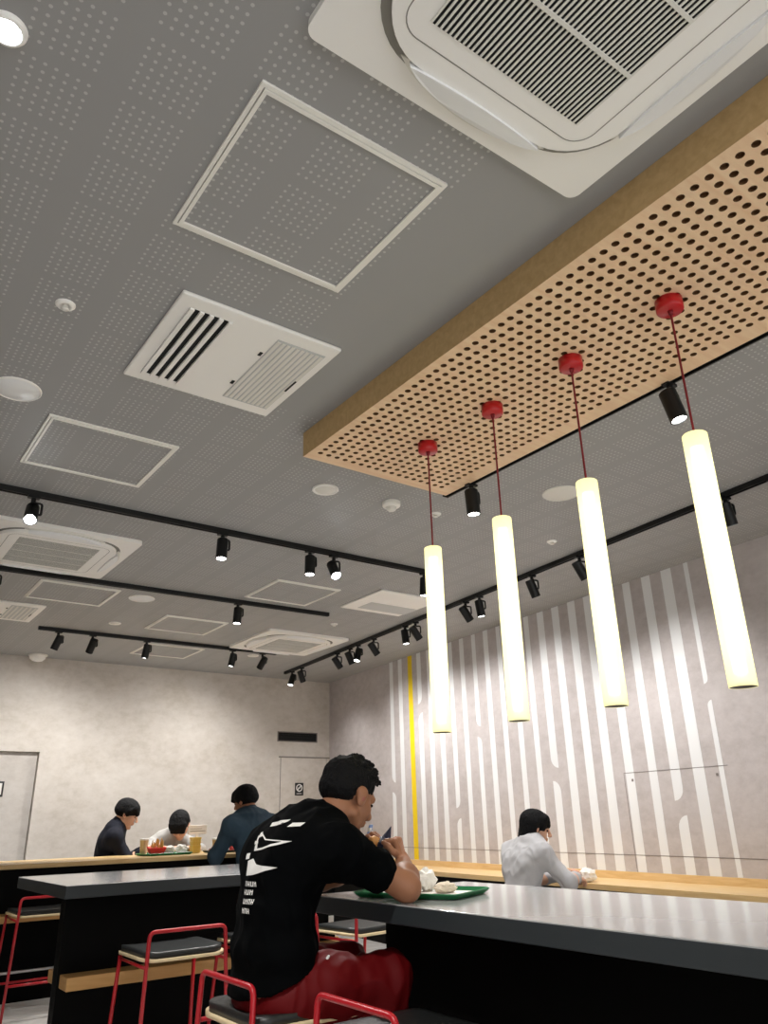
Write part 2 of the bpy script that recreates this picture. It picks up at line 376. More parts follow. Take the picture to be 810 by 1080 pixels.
# ------------------------------------------------------------------ cassette air conditioners
def lens_pts(L, wd, n=14, flat=.25):
    out = []
    for k in range(n+1):
        t = k/n; out.append((-L/2+L*t, wd*(math.sin(PI*t)**.75)))
    for k in range(n, -1, -1):
        t = k/n; out.append((-L/2+L*t, -wd*flat*(math.sin(PI*t)**.75)))
    return out[:n+1] + out[n+2:-1]
def cassette(cx, cy, label, side=.885, louvre_y=True, bars=2, thick=.0):
    t = thing('air_conditioner', label, 'air conditioner', (cx, cy, CEIL), group='ceiling cassette air conditioners')
    bm = nb(); poly_prism(bm, rrect(side, side, .03), -.022, 0)
    obj('outer_panel', bm, M_WHITE, t)
    k = side/.885
    bm = nb()      # inner raised face with bowed corners
    pts = rrect(.70*k, .70*k, .17*k, 10)
    fs = poly_prism(bm, pts, -.042, -.022)
    e = [x for x in fs[0].edges]; bmesh.ops.bevel(bm, geom=e, offset=.006, segments=2, affect='EDGES')
    f_in = obj('inner_panel', bm, M_WHITE, t)
    bm = nb()      # dark groove ring around the inner face
    o_, i_ = rrect(.745*k, .745*k, .19*k, 10), rrect(.70*k, .70*k, .17*k, 10)
    a = [bm.verts.new((x, y, -.0235)) for x, y in o_]; b = [bm.verts.new((x, y, -.0235)) for x, y in i_]; n = len(a)
    for j in range(n): bm.faces.new((a[j], b[j], b[(j+1) % n], a[(j+1) % n]))
    obj('groove', bm, M_SEAMW, t)
    bm = nb()      # fine line of the removable grille cover
    o_, i_ = rrect(.594*k, .594*k, .06*k, 8), rrect(.588*k, .588*k, .057*k, 8)
    a = [bm.verts.new((x, y, -.0425)) for x, y in o_]; b = [bm.verts.new((x, y, -.0425)) for x, y in i_]; n = len(a)
    for j in range(n): bm.faces.new((a[j], b[j], b[(j+1) % n], a[(j+1) % n]))
    obj('cover_seam', bm, M_SEAMW, t)
    g = .470*k; bm = nb(); box(bm, -g/2, g/2, -g/2-.012, g/2+.012, -.0428, -.0422); grb = obj('grille', bm, M_SLOT, t)
    bm = nb(); n = 36; G = g/2+.012
    for j in range(n+1):
        c = -G+2*G*j/n if not louvre_y else -g/2+g*j/n
        if louvre_y: box(bm, c-.0027, c+.0027, -G, G, -.0455, -.0432)
        else: box(bm, -g/2, g/2, c-.0015, c+.0015, -.0455, -.0432)
    obj('louvre_slats', bm, M_WHITE2, grb)
    bm = nb()
    for j in range(1, bars+1):
        c = -G+2*G*j/(bars+1)
        box(bm, -g/2, g/2, c-.005, c+.005, -.0485, -.0455)
    obj('cross_bars', bm, M_WHITE2, grb)
    for a in range(4):
        bm = nb(); pts = lens_pts(.42*k, .046*k)
        poly_prism(bm, pts, -.05, -.030)
        for vv in bm.verts:
            tt = max(0, vv.co.y/(.046*k)); vv.co.z += .012*tt*tt if vv.co.z < -.04 else 0
        fl = obj('air_flap', bm, M_FLAP, t, smooth=False); fl.location = (.355*k*math.sin(a*PI/2), .355*k*math.cos(a*PI/2), 0); fl.rotation_euler = (0, 0, -a*PI/2)
        bm = nb(); poly_prism(bm, lens_pts(.47*k, .054*k, flat=.35), -.0285, -.0222)
        s_ = obj('outlet_slot', bm, M_WHITE2, t); s_.location = (.356*k*math.sin(a*PI/2), .356*k*math.cos(a*PI/2), 0); s_.rotation_euler = (0, 0, -a*PI/2)
    return t
cassette(1.027, .610, 'large white square air conditioner cassette in the ceiling, nearest the camera')
cassette(1.022, 4.988, 'white air conditioner cassette between two light tracks, cut by the left edge', louvre_y=False, bars=3)
cassette(3.70, 6.70, 'white air conditioner cassette farthest back, by the end of the rear light track', louvre_y=False, bars=3)

# ------------------------------------------------------------------ ventilation grilles
def vent(x0, x1, y0, y1, label, slots=None, filt=None):
    t = thing('ceiling_vent', label, 'ceiling vent', ((x0+x1)/2, (y0+y1)/2, CEIL), group='square ceiling vents')
    cx, cy = (x0+x1)/2, (y0+y1)/2; a, b = (x1-x0)/2, (y1-y0)/2
    bm = nb(); box(bm, -a, a, -b, b, -.016, 0, bev=.006); obj('face_plate', bm, M_WHITE, t)
    if slots:
        sx0, sx1, sy0, sy1, n = slots; wd = (sx1-sx0)/n
        bm = nb(); box(bm, sx0-cx-.008, sx1-cx+.004, sy0-cy, sy1-cy, -.0175, -.0162); sl = obj('air_slots', bm, M_SLOT, t)
        bm = nb()
        for k in range(n+1):
            c = sx0-cx+wd*k; box(bm, c-wd*.22, c+wd*.22, sy0-cy-.004, sy1-cy+.004, -.026, -.0176)
        obj('louvre_slats', bm, M_WHITE, sl)
    if filt:
        fx0, fx1, fy0, fy1, n = filt
        bm = nb(); box(bm, fx0-cx, fx1-cx, fy0-cy, fy1-cy, -.0185, -.0165); fo = obj('filter_panel', bm, M_GREYSLAT, t)
        bm = nb()
        for k in range(n):
            c = fx0-cx+(fx1-fx0)*(k+.5)/n; box(bm, c-.0065, c+.0065, fy0-cy+.01, fy1-cy-.01, -.0215, -.0186)
        obj('filter_ribs', bm, M_WHITE2, fo)
        L = fy1-fy0
        for q in (.25, .75):
            bm = nb(); box(bm, fx0-cx-.018, fx0-cx-.006, fy0-cy+L*q-.012, fy0-cy+L*q+.012, -.0185, -.0162); obj('latch', bm, M_SLOT, fo)
        bm = nb(); box(bm, fx1-cx-.012, fx1-cx-.004, -.03, .06, -.0225, -.0186); obj('latch', bm, M_SLOT, fo)
    return t
vent(.717, 1.343, 2.067, 2.675, 'white square ceiling vent with four dark louvres and a grey filter', (.775, .918, 2.13, 2.61, 4), (1.107, 1.309, 2.13, 2.61, 10))
vent(.73, 1.348, 6.44, 7.037, 'white slotted vent cut by the left edge, behind the middle light track', None, (1.10, 1.30, 6.50, 6.97, 6))
v3 = vent(3.383, 3.99, 4.66, 5.252, 'plain cream vent with one inset panel, behind the nearest tube pendant of the far end')
v3['label'] = 'plain cream square vent with an inset panel, partly behind the farthest tube pendant'
bm = nb(); box(bm, -.18, .30, .02, .22, -.0185, -.0165); obj('inset_panel', bm, M_GREYSLAT, v3)

# ------------------------------------------------------------------ round ceiling fittings
def disc(name, x, y, r, label, cat, group=None, drop=.008, inner=.82, mats=(M_WHITE, M_WHITE2)):
    t = thing(name, label, cat, (x, y, CEIL), group=group)
    bm = nb(); lathe(bm, [(r, 0), (r, -drop*.6), (r*.96, -drop), (r*inner, -drop*.9), (r*inner, -drop*.4), (0, -drop*.4)]); bmesh.ops.recalc_face_normals(bm, faces=bm.faces); obj('rim', bm, mats[0], t, True)
    bm = nb(); lathe(bm, [(r*inner*.99, -drop*.45), (r*inner*.95, -drop*.8), (0, -drop*.9)]); bmesh.ops.recalc_face_normals(bm, faces=bm.faces); obj('cover', bm, mats[1], t, True)
    return t
SPK = 'round ceiling speakers'
disc('ceiling_speaker', .407, 3.041, .094, 'round white ceiling speaker cut by the left edge', 'speaker', SPK, inner=.94, mats=(M_WHITE, M_FLAP))
disc('ceiling_speaker', 1.914, 5.853, .10, 'round white ceiling speaker between two ceiling hatches behind the middle track', 'speaker', SPK, inner=.94, mats=(M_WHITE, M_FLAP))
disc('ceiling_speaker', 3.123, 2.582, .105, 'round ceiling speaker half hidden behind the second tube pendant from the right', 'speaker', SPK, inner=.96, mats=(M_WHITE2, M_WHITE2))
disc('round_downlight', 1.995, 3.24, .072, 'round white unlit downlight past the corner of the wooden raft', 'downlight', None, inner=.80)
disc('ceiling_cover', 1.992, 6.755, .052, 'small round white cover plate in front of the rear light track, left of a hatch', 'cover plate', None)
disc('ceiling_cover', 3.70, 7.47, .06, 'small round white cover beneath the farthest air conditioner, behind the rear track', 'cover plate', None)
def sprinkler(x, y, label):
    t = thing('sprinkler_head', label, 'sprinkler', (x, y, CEIL), group='ceiling sprinkler heads')
    bm = nb(); lathe(bm, [(.033, 0), (.033, -.003), (.027, -.009), (.018, -.0105), (.018, -.004), (0, -.004)], 24); bmesh.ops.recalc_face_normals(bm, faces=bm.faces); obj('escutcheon', bm, M_WHITE, t, True)
    bm = nb(); lathe(bm, [(.010, -.004), (.010, -.016), (.013, -.018), (.013, -.020), (0, -.020)], 16); bmesh.ops.recalc_face_normals(bm, faces=bm.faces); obj('deflector', bm, M_FRAME, t, True)
sprinkler(.419, 2.37, 'sprinkler head left of the white louvred vent')
sprinkler(2.73, 3.202, 'sprinkler head beside the smoke detector, behind a pendant cord')
sprinkler(3.689, 3.174, 'sprinkler head between the second and third tube pendants')
sprinkler(3.683, 5.819, 'sprinkler head near the end of the middle light track')
t = thing('smoke_detector', 'white smoke detector beyond the wooden raft corner', 'smoke detector', (2.405, 3.20, CEIL))
bm = nb(); lathe(bm, [(.052, 0), (.052, -.018), (.048, -.026), (.034, -.03), (0, -.03)], 28); bmesh.ops.recalc_face_normals(bm, faces=bm.faces); obj('base', bm, M_WHITE, t, True)
bm = nb(); lathe(bm, [(.030, -.03), (.028, -.044), (.018, -.052), (0, -.053)], 24); bmesh.ops.recalc_face_normals(bm, faces=bm.faces); obj('sensor_head', bm, M_WHITE2, t, True)
t = thing('dome_sensor', 'small white dome on the ceiling edge at the back wall', 'dome sensor', (1.76, 8.50, CEIL))
bm = nb(); lathe(bm, [(.085, 0), (.085, -.012), (.075, -.04), (.05, -.062), (.02, -.07), (0, -.071)], 28); bmesh.ops.recalc_face_normals(bm, faces=bm.faces); obj('dome', bm, M_WHITE, t, True)
bm = nb(); lathe(bm, [(.095, 0), (.095, -.010), (.086, -.012), (.086, 0)], 28); bmesh.ops.recalc_face_normals(bm, faces=bm.faces); obj('mounting_ring', bm, M_WHITE2, t, True)

def lamp(name, loc, direction, watts, angle, parent=None, col=(1, .97, .92), blend=.6, size=.03):
    l = bpy.data.lights.new(name, 'SPOT'); l.energy = watts; l.spot_size = math.radians(angle); l.spot_blend = blend; l.color = col; l.shadow_soft_size = size
    o = bpy.data.objects.new(name, l); C.objects.link(o); o.location = loc
    o.rotation_euler = Vector(direction).to_track_quat('-Z', 'Y').to_euler()
    if parent: o.parent = parent
    return o
def downlight_lit(x, y, label):
    t = thing('lit_downlight', label, 'downlight', (x, y, CEIL), group='lit round downlights')
    bm = nb(); lathe(bm, [(.043, 0), (.043, -.004), (.038, -.012), (.030, -.012), (.030, -.004)], 28); bmesh.ops.recalc_face_normals(bm, faces=bm.faces); obj('rim', bm, M_WHITE, t, True)
    bm = nb(); lathe(bm, [(.0298, -.006), (.02, -.0075), (0, -.008)], 24); bmesh.ops.recalc_face_normals(bm, faces=bm.faces); obj('lit_lens', bm, M_LENSHOT, t, True)
    lamp('lamp', (0, 0, -.02), (0, 0, -1), DOWN_W, 120, t)
    return t
downlight_lit(.047, 1.43, 'bright round downlight at the top left corner')

# ------------------------------------------------------------------ light tracks and spotlights
def track(p0, p1, label, z):
    p0, p1 = Vector(p0), Vector(p1); L = (p1-p0).length; ang = math.atan2(p1.y-p0.y, p1.x-p0.x)
    t = thing('light_track', label, 'light track', (p0.x, p0.y, z), ang, 'black ceiling light tracks')
    bm = nb()
    box(bm, 0, L, -.017, -.010, 0, .030); box(bm, 0, L, .010, .017, 0, .030); box(bm, 0, L, -.010, .010, .012, .030)
    obj('rail', bm, M_BLACKM, t)
    for x in (-.006, L):
        bm = nb(); box(bm, x, x+.006, -.018, .018, -.001, .030); obj('end_cap', bm, M_BLACKM, t)
    return t
ZT = H+1.62
track((-1.5, 4.085), (3.43, 4.097), 'front ceiling light track running parallel to the back wall', ZT)
track((-1.5, 5.57), (3.42, 5.507), 'middle ceiling light track, ending short of the cassette', ZT)
track((1.468, 7.2), (3.82, 7.196), 'rear short ceiling light track nearest the back wall', ZT)
track((4.48, 8.168), (3.72, .13), 'long ceiling light track in front of the striped wall', ZT)
track((2.4335, 2.763), (2.4335, -.3), 'light track along the right edge of the wooden raft', H+1.535)
SPG = 'black cylinder spotlights on the tracks'
def spot(x, y, z, aim, label, yaw=0., hot=False, watts=None, angle=48, warm=(1, .975, .94)):
    t = thing('track_spotlight', label, 'spotlight', (x, y, z), 0, SPG)
    ya = Vector((math.cos(yaw), math.sin(yaw), 0)); a = Vector(aim).normalized()
    bm = nb(); box(bm, -.030, .030, -.015, .015, -.012, .0); cyl(bm, (0, 0, -.012), (0, 0, -.040), .012, n=14); ad = obj('adapter', bm, M_BLACKM, t)
    if yaw: ad.rotation_euler = (0, 0, yaw)
    c = Vector((0, 0, -.098))
    bm = nb(); tube(bm, [(0, 0, -.036), ya*.046+Vector((0, 0, -.036)), ya*.046+c, ya*.030+c], .0065, 8, .012, 3); obj('yoke', bm, M_BLACKM, t, True)
    bm = nb(); cyl(bm, c-a*.062, c+a*.066, .0335, n=28, caps=False); cyl(bm, c-a*.062, c-a*.066, .0335, .029, n=28)
    cyl(bm, c+a*.066, c+a*.066+a*.001, .0335, .0285, n=28, caps=False)
    cyl(bm, c+a*.055, c+a*.067, .0285, n=28, caps=False)
    s, q, d_ = frame_basis(a)
    bmesh.ops.recalc_face_normals(bm, faces=bm.faces)
    obj('lamp_head', bm, M_BLACKM, t)
    bm = nb(); cyl(bm, c+a*.058, c+a*.061, .0283, n=24); obj('lens', bm, M_LENSHOT if hot else M_LENS, t)
    if watts: lamp('lamp', c+a*.075, a, watts, angle, t, warm, 1.0, .028)
    return t
DN = (0, -.05, -1)
spot(.716, 4.087, ZT, (-.15, -.62, -.75), 'front track spotlight glaring at the camera, farthest left', hot=True, watts=SPOT_W, angle=70)
spot(1.793, 4.091, ZT, (-.08, -.12, -1), 'front track spotlight hanging alone, second from the left', watts=SPOT_W, angle=70)
spot(2.406, 4.094, ZT, (-.08, -.12, -1), 'left of the close pair of spotlights on the front track', watts=SPOT_W, angle=70)
spot(2.588, 4.094, ZT, (-.10, -.60, -.8), 'glaring right one of the close pair on the front track', hot=True, watts=SPOT_W, angle=70)
spot(3.354, 4.097, ZT, (-.05, .05, -1), 'front track spotlight mostly hidden behind the farthest tube pendant', watts=SPOT_W, angle=70)
spot(.80, 5.541, ZT, (.1, -.2, -1), 'middle track spotlight cut off by the left edge', watts=SPOT_W, angle=70)
spot(2.582, 5.517, ZT, (-.08, -.05, -1), 'single spotlight near the right end of the middle track', watts=SPOT_W, angle=70)
spot(1.637, 7.2, ZT, (-.25, .30, -.85), 'rear track spotlight at the far left end, lens lit', watts=WALL_W, angle=75)
spot(1.938, 7.199, ZT, (-.10, .62, -.80), 'rear track spotlight second from the left, dark', watts=WALL_W*.85, angle=120)
spot(2.444, 7.199, ZT, (-.12, .10, -.97), 'rear track spotlight in the middle, lens lit', watts=WALL_W, angle=75)
spot(3.334, 7.197, ZT, (-.15, .10, -.97), 'rear track spotlight below the far air conditioner, lens lit', watts=WALL_W, angle=75)
spot(3.673, 7.196, ZT, (-.20, .62, -.80), 'rear track spotlight at the right end, dark', watts=WALL_W*.85, angle=120)
def rx(y): return 3.722+(y-.13)*(4.48-3.722)/(8.168-.13)
WY = -PI/2+.0
wash, room = (.62, -.05, -.80), (-.36, -.10, -.95)
R_ = [(7.974, room, 'farthest spotlight of the wall track, leaning left'), (7.709, (.45, .15, -.9), 'second spotlight from the far end of the wall track'),
 (6.818, wash, 'third spotlight from the far end of the wall track, leaning to the wall'), (6.54, (.4, -.1, -.9), 'dark left spotlight of the close pair mid wall track, leaning to the wall'),
 (6.367, (-.3, -.1, -.95), 'lit right spotlight of the close pair on the wall track, leaning to the room'), (6.045, wash, 'wall track spotlight just right of the close lit and dark pair'),
 (5.47, (.05, -.1, -1), 'upright wall track spotlight just left of the farthest tube pendant'), (5.295, wash, 'tilted wall track spotlight beside the farthest tube pendant'),
 (4.538, wash, 'left of two spotlights seen between the first two pendants, tilted'), (4.351, (.12, -.05, -1), 'right of two spotlights seen between the first two pendants, upright'),
 (3.721, (.4, -.02, -.92), 'lone wall track spotlight between the second and third pendants'), (3.232, (.5, -.1, -.86), 'wall track spotlight beside the third pendant, lens lit'),
 (2.082, (.3, 0, -.95), 'wall track spotlight hidden behind the nearest tube pendant'), (1.79, (-.35, -.1, -.9), 'wall track spotlight at the right edge of the picture')]
for y, a, lb in R_:
    wsh = a[0] > .2
    spot(rx(y), y, ZT, a, lb, yaw=-.4, watts=WALL_W*(.30 if y > 6.4 else .40 if wsh else .34), angle=105 if wsh else 85, warm=(1, .98, .965))
spot(2.4335, 2.57, H+1.535, (.02, -.05, -1), 'spotlight on the far end of the raft track', watts=SPOT_W, angle=70)
spot(2.4335, 1.425, H+1.535, (.08, -.18, -1), 'large spotlight on the raft track beside the nearest pendant cord', watts=SPOT_W, angle=70)

# ------------------------------------------------------------------ tube pendants
def tube_glow():
    m = bpy.data.materials.new('glowing_tube'); m.use_nodes = True; nt = m.node_tree; nt.nodes.remove(nt.nodes['Principled BSDF']); out = nt.nodes['Material Output']
    rf = nt.nodes.new('ShaderNodeBsdfRefraction'); rf.inputs['Color'].default_value = lin('#fbf6dd'); rf.inputs['Roughness'].default_value = .75; rf.inputs['IOR'].default_value = 1.12
    tl_ = nt.nodes.new('ShaderNodeBsdfDiffuse'); tl_.inputs['Color'].default_value = lin('#efeac6')
    em = nt.nodes.new('ShaderNodeEmission'); em.inputs['Color'].default_value = lin('#f2ebb4'); em.inputs['Strength'].default_value = .5
    mx = nt.nodes.new('ShaderNodeMixShader'); mx.inputs[0].default_value = .35; nt.links.new(rf.outputs[0], mx.inputs[1]); nt.links.new(tl_.outputs[0], mx.inputs[2])
    ad = nt.nodes.new('ShaderNodeAddShader'); nt.links.new(mx.outputs[0], ad.inputs[0]); nt.links.new(em.outputs[0], ad.inputs[1])
    M = nodes_math(nt); tc = nt.nodes.new('ShaderNodeTexCoord'); sp = nt.nodes.new('ShaderNodeSeparateXYZ'); nt.links.new(tc.outputs['Object'], sp.inputs[0])
    e = M('MINIMUM', M('SUBTRACT', -.486, sp.outputs[2]), M('SUBTRACT', sp.outputs[2], -1.233))       # distance from the nearer end of the tube
    e = M('MINIMUM', M('DIVIDE', e, .10), 1.0); nt.links.new(M('MULTIPLY_ADD', e, .16, .27), em.inputs['Strength']); nt.links.new(ad.outputs[0], out.inputs[0])
    return m
M_ROD = mat('led_rod', '#ffffff', .5, emit=(1, .97, .80), estr=1.15)
M_TUBE = tube_glow()
pend = []
PXY = [(1.965, 2.334, 'tube pendant farthest from the camera, on its red cord'), (1.970, 1.927, 'second tube pendant from the far end'), (1.974, 1.519, 'third tube pendant from the far end'), (1.977, 1.107, 'nearest and largest looking tube pendant, at the right')]
for i, (x, y, lb) in enumerate(PXY):
    if i == 0:
        t = thing('pendant_lamp', 'glowing ' + lb, 'pendant lamp', (x, y, H+1.53), group='glowing tube pendants'); p0_ = t
        bm = nb(); lathe(bm, [(0, -.040), (.040, -.040), (.043, -.036), (.043, 0), (0, 0)], 36); bmesh.ops.recalc_face_normals(bm, faces=bm.faces); obj('ceiling_rose', bm, M_REDC, t, True)
        bm = nb(); lathe(bm, [(0, -.053), (.007, -.053), (.009, -.040), (0, -.040)], 16); bmesh.ops.recalc_face_normals(bm, faces=bm.faces); obj('cord_grip', bm, M_CORD, t, True)
        bm = nb(); cyl(bm, (0, 0, -.05), (0, 0, -.484), .0036, n=10, caps=False); obj('cord', bm, M_CORD, t, True)
        bm = nb(); n = 40; prof = [(.004, -.486), (.034, -.486), (.0365, -.489), (.0365, -1.233), (.0350, -1.233), (.0350, -1.20)]
        lathe(bm, prof, n); bmesh.ops.recalc_face_normals(bm, faces=bm.faces); obj('tube_shade', bm, M_TUBE, t, True)
        bm = nb(); cyl(bm, (0, 0, -.530), (0, 0, -1.195), .015, n=16); obj('led_rod', bm, M_ROD, t, True)
        bm = nb(); lathe(bm, [(.0348, -1.2325), (.0348, -1.226), (0, -1.226)], n); bmesh.ops.recalc_face_normals(bm, faces=bm.faces); obj('end_cap', bm, mat('tube_end_cap', '#77716a', .6), t, True)
    else:
        t = dup(p0_, (x, y, H+1.53), 0, 'glowing ' + lb)

# ------------------------------------------------------------------ tables and counters
tl = thing('bar_table', 'long grey topped black bar table behind the man in the black shirt', 'table', (1.07, 3.93, 0))
bm = nb(); box(bm, 0, 1.66, 0, .94, TT-.055, TT, bev=.003)
for f in bm.faces:
    if f.calc_center_median().z < TT-.004: f.material_index = 1
obj('tabletop', bm, [M_TOP, M_FASC], tl)
bm = nb(); box(bm, .075, 1.58, .25, .33, 0, TT-.055); obj('support_panel', bm, M_BODY, tl)
for y0, y1 in ((.13, .25), (.33, .45)):
    bm = nb(); box(bm, .085, 1.66, y0, y1, TT-.44, TT-.385, bev=.004); obj('foot_board', bm, M_BOARD, tl)
bm = nb(); box(bm, 1.535, 1.568, .243, .2498, TT-.30, TT-.262, bev=.002); obj('socket_plate', bm, M_WHITE, tl)

tr = thing('bar_table', 'long grey topped black bar table the man in the black shirt leans on', 'table', (1.57, .1, 0))
bm = nb(); box(bm, 0, .722, 0, 2.53, TT-.055, TT, bev=.003)
for f in bm.faces:
    if f.calc_center_median().z < TT-.004: f.material_index = 1
obj('tabletop', bm, [M_TOP, M_FASC], tr)
bm = nb(); box(bm, .20, .52, .06, 2.36, 0, TT-.055); obj('support_panel', bm, M_BODY2, tr)

# low counter in front of the back wall
bc = thing('dining_counter', 'oak topped black counter in front of the three people at the back', 'counter', (-.6, 6.44, 0), -.0)
bm = nb(); box(bm, 0, 4.02, 0, .80, TT-.03, TT, bev=.003); obj('wood_top', bm, M_WOODB, bc)
bm = nb(); box(bm, .05, 3.97, .05, .40, 0, TT-.03); obj('front_panel', bm, M_BODY, bc)
bm = nb(); box(bm, .06, 2.72, -.14, .05, TT-.36, TT-.315, bev=.003); obj('foot_board', bm, M_BOARD, bc)
bm = nb(); tube(bm, [(.1, -.10, .205), (2.70, -.10, .205)], .009, 10); obj('foot_rail', bm, mat('steel_rail', '#d6d8da', .3, .9), bc, True)

# wall counter along the striped wall
ang = math.atan(A_W); wc = thing('wall_counter', 'oak counter fixed along the foot of the striped wall', 'counter', (wall_x(-1.0), -1.0, 0), -ang)
ZC = H-.449; LC = 9.55                            # local x: into the room is negative; local y: along the wall
bm = nb(); box(bm, -.445, -.003, 0, LC, ZC-.036, ZC, bev=.002); obj('wood_top', bm, M_WOODC, wc)
bm = nb(); box(bm, -.022, -.003, 0, LC, ZC+.0002, ZC+.049, bev=.001); obj('upstand', bm, M_WOODC, wc)
bm = nb(); box(bm, -.36, -.33, 0, LC, 0, ZC-.036); obj('front_panel', bm, M_BODY, wc)

# ------------------------------------------------------------------ stools
SZ = H-.555                                       # underside of the cushion
def seat_sheet(bm, w_, d_, z, th, lift, n=12, rr=.05):
    """curved sheet: rises to both sides like bent plywood"""
    pts = rrect(w_, d_, rr, 5)
    top = [bm.verts.new((x, y, z+th+lift*(abs(x)/(w_/2))**2.2)) for x, y in pts]; bot = [bm.verts.new((x, y, z+lift*(abs(x)/(w_/2))**2.2)) for x, y in pts]
    k = len(pts)
    for j in range(k): bm.faces.new((bot[j], bot[(j+1) % k], top[(j+1) % k], top[j]))
    for ring, up in ((top, 1), (bot, -1)):
        # rows of quads across the sheet for the curvature
        prev = [ring]
        for sc in (.86, .6, .3):
            cur = [bm.verts.new((x*sc, y*sc, (z+(th if up > 0 else 0)) + lift*(abs(x*sc)/(w_/2))**2.2 + (th*.35*(1-sc**4) if up > 0 else 0))) for x, y in pts]
            for j in range(k):
                q = (prev[-1][j], prev[-1][(j+1) % k], cur[(j+1) % k], cur[j]); bm.faces.new(q if up > 0 else q[::-1])
            prev.append(cur)
        f = bm.faces.new(prev[-1] if up > 0 else prev[-1][::-1])
def stool_proto(label, loc, rz):
    t = thing('bar_stool', label, 'stool', loc, rz, 'red framed bar stools')
    # local frame: sitter faces +y, the low back bar is at -y
    hw, R = .185, .0085
    bm = nb(); seat_sheet(bm, .38, .36, SZ, .013, .014); obj('plywood_seat', bm, M_PLY, t, True)
    bm = nb(); seat_sheet(bm, .365, .345, SZ+.0135, .022, .014); obj('cushion', bm, M_SEAT, t, True)
    bm = nb(); zb = SZ+.125
    tube(bm, [(-hw-.02, -.215, .0), (-hw+.012, -.185, zb), (hw-.012, -.185, zb), (hw+.02, -.215, .0)], R, 10, .028); obj('back_bar', bm, M_RED, t, True)
    for s in (-1, 1):
        bm = nb(); tube(bm, [(s*(hw-.008), .150, SZ+.006), (s*(hw+.015), .205, 0.0)], R, 10); obj('leg', bm, M_RED, t, True)
        bm = nb(); tube(bm, [(s*(hw+.02), -.215, .0085), (s*(hw+.015), .205, .0085)], R, 8); obj('runner', bm, M_RED, t, True)
        bm = nb(); tube(bm, [(s*(hw+.0), -.185, SZ-.006), (s*(hw-.010), .150, SZ-.006)], R*.8, 8); obj('seat_rail', bm, M_RED, t, True)
    bm = nb(); tube(bm, [(-hw-.008, -.205, .20), (hw+.008, -.205, .20)], R*.9, 8); tube(bm, [(-hw-.010, .192, .16), (hw+.010, .192, .16)], R*.9, 8); obj('foot_bars', bm, M_RED, t, True)
    return t
st = stool_proto('red framed stool in front of the grey bar table, left of the man', (1.515, 3.765, 0), 0)
dup(st, (2.02, 3.82, 0), .05, 'red framed stool half hidden behind the back of the man')
dup(st, (2.53, 3.76, 0), .12, 'red framed stool seen under the elbow of the man')
dup(st, (1.50, 6.06, 0), 0, 'red framed stool by the oak topped counter, at the left edge')
dup(st, (1.325, 2.39, 0), -PI/2, 'red framed stool the man in the black shirt sits on')
dup(st, (1.415, 1.85, 0), -PI/2, 'red framed stool nearest the camera, at the bottom edge')

# ------------------------------------------------------------------ wall fittings and signs
t = thing('wall_vent_slot', 'long dark ventilation slot high on the back wall by the corner', 'vent', (0, YB, 0))
x0, x1, z0, z1 = 4.655, 5.195, H+.905, H+1.0
bm = nb(); box(bm, x0-.012, x1+.012, -.006, 0, z0-.012, z0); box(bm, x0-.012, x1+.012, -.006, 0, z1, z1+.012); box(bm, x0-.012, x0, -.006, 0, z0, z1); box(bm, x1, x1+.012, -.006, 0, z0, z1); obj('frame', bm, M_SEAM, t)
bm = nb(); box(bm, x0, x1, -.002, 0, z0, z1); obj('dark_opening', bm, M_SLOT, t)
bm = nb()
for k in range(3): box(bm, x0, x1, -.0055, -.0025, z0+.012+k*.029, z0+.020+k*.029)
obj('louvre_blades', bm, M_BLACKM, t)
M_SIGN = mat('sign_black', '#1b1a19', .5); M_SIGNW = mat('sign_white', '#e8e6e2', .5)
def sign(x, z, label, y, bar=True):
    t = thing('wall_sign', label, 'sign', (x, y, z))
    bm = nb(); box(bm, -.058, .058, -.006, 0, -.072, .072, bev=.002); obj('sign_plate', bm, M_SIGN, t)
    def disc2(bm, r0, r1, z, y_):
        n = 32; a = [bm.verts.new((r0*math.cos(2*PI*k/n), y_, z+r0*math.sin(2*PI*k/n))) for k in range(n)]
        b = [bm.verts.new((r1*math.cos(2*PI*k/n), y_, z+r1*math.sin(2*PI*k/n))) for k in range(n)]
        for k in range(n): bm.faces.new((a[k], b[k], b[(k+1) % n], a[(k+1) % n]))
    if bar:
        bm = nb(); disc2(bm, .031, .044, .014, -.0068); c, s_ = math.cos(PI/4), math.sin(PI/4)
        q = [(-.033, -.006), (.033, -.006), (.033, .006), (-.033, .006)]
        bm.faces.new([bm.verts.new((u*c-v*s_, -.0069, .014+u*s_+v*c)) for u, v in q])
        box(bm, -.024, .012, -.0072, -.0066, .010, .017); box(bm, .015, .022, -.0072, -.0066, .010, .017)   # cigarette
        obj('prohibition_ring', bm, M_SIGNW, t)
        bm = nb()
        for k in range(7): box(bm, -.036+k*.0105, -.029+k*.0105, -.0068, -.006, -.056, -.047)
        obj('small_lettering', bm, M_SIGNW, t)
    else:
        bm = nb(); box(bm, -.040, .040, -.0072, -.006, -.050, .054); obj('white_field', bm, M_SIGNW, t)
        bm = nb(); lathe(bm, [(0, .046), (.011, .042), (.013, .034), (.009, .026), (0, .024)], 14); bmesh.ops.scale(bm, vec=(1, .05, 1), verts=bm.verts)
        bmesh.ops.translate(bm, vec=(0, -.0078, 0), verts=bm.verts)
        box(bm, -.014, .014, -.0082, -.0072, -.012, .020); box(bm, -.012, -.002, -.0082, -.0072, -.044, -.012); box(bm, .002, .012, -.0082, -.0072, -.044, -.012)
        bmesh.ops.recalc_face_normals(bm, faces=bm.faces); obj('pictogram', bm, M_SIGN, t)
    return t
sign(4.955, H+.345, 'black no smoking sign with white ring on the flush door by the corner', YB-.004)
sign(1.60, H+.35, 'black and white sign on the recessed door, at the left edge', YB+.06, False)

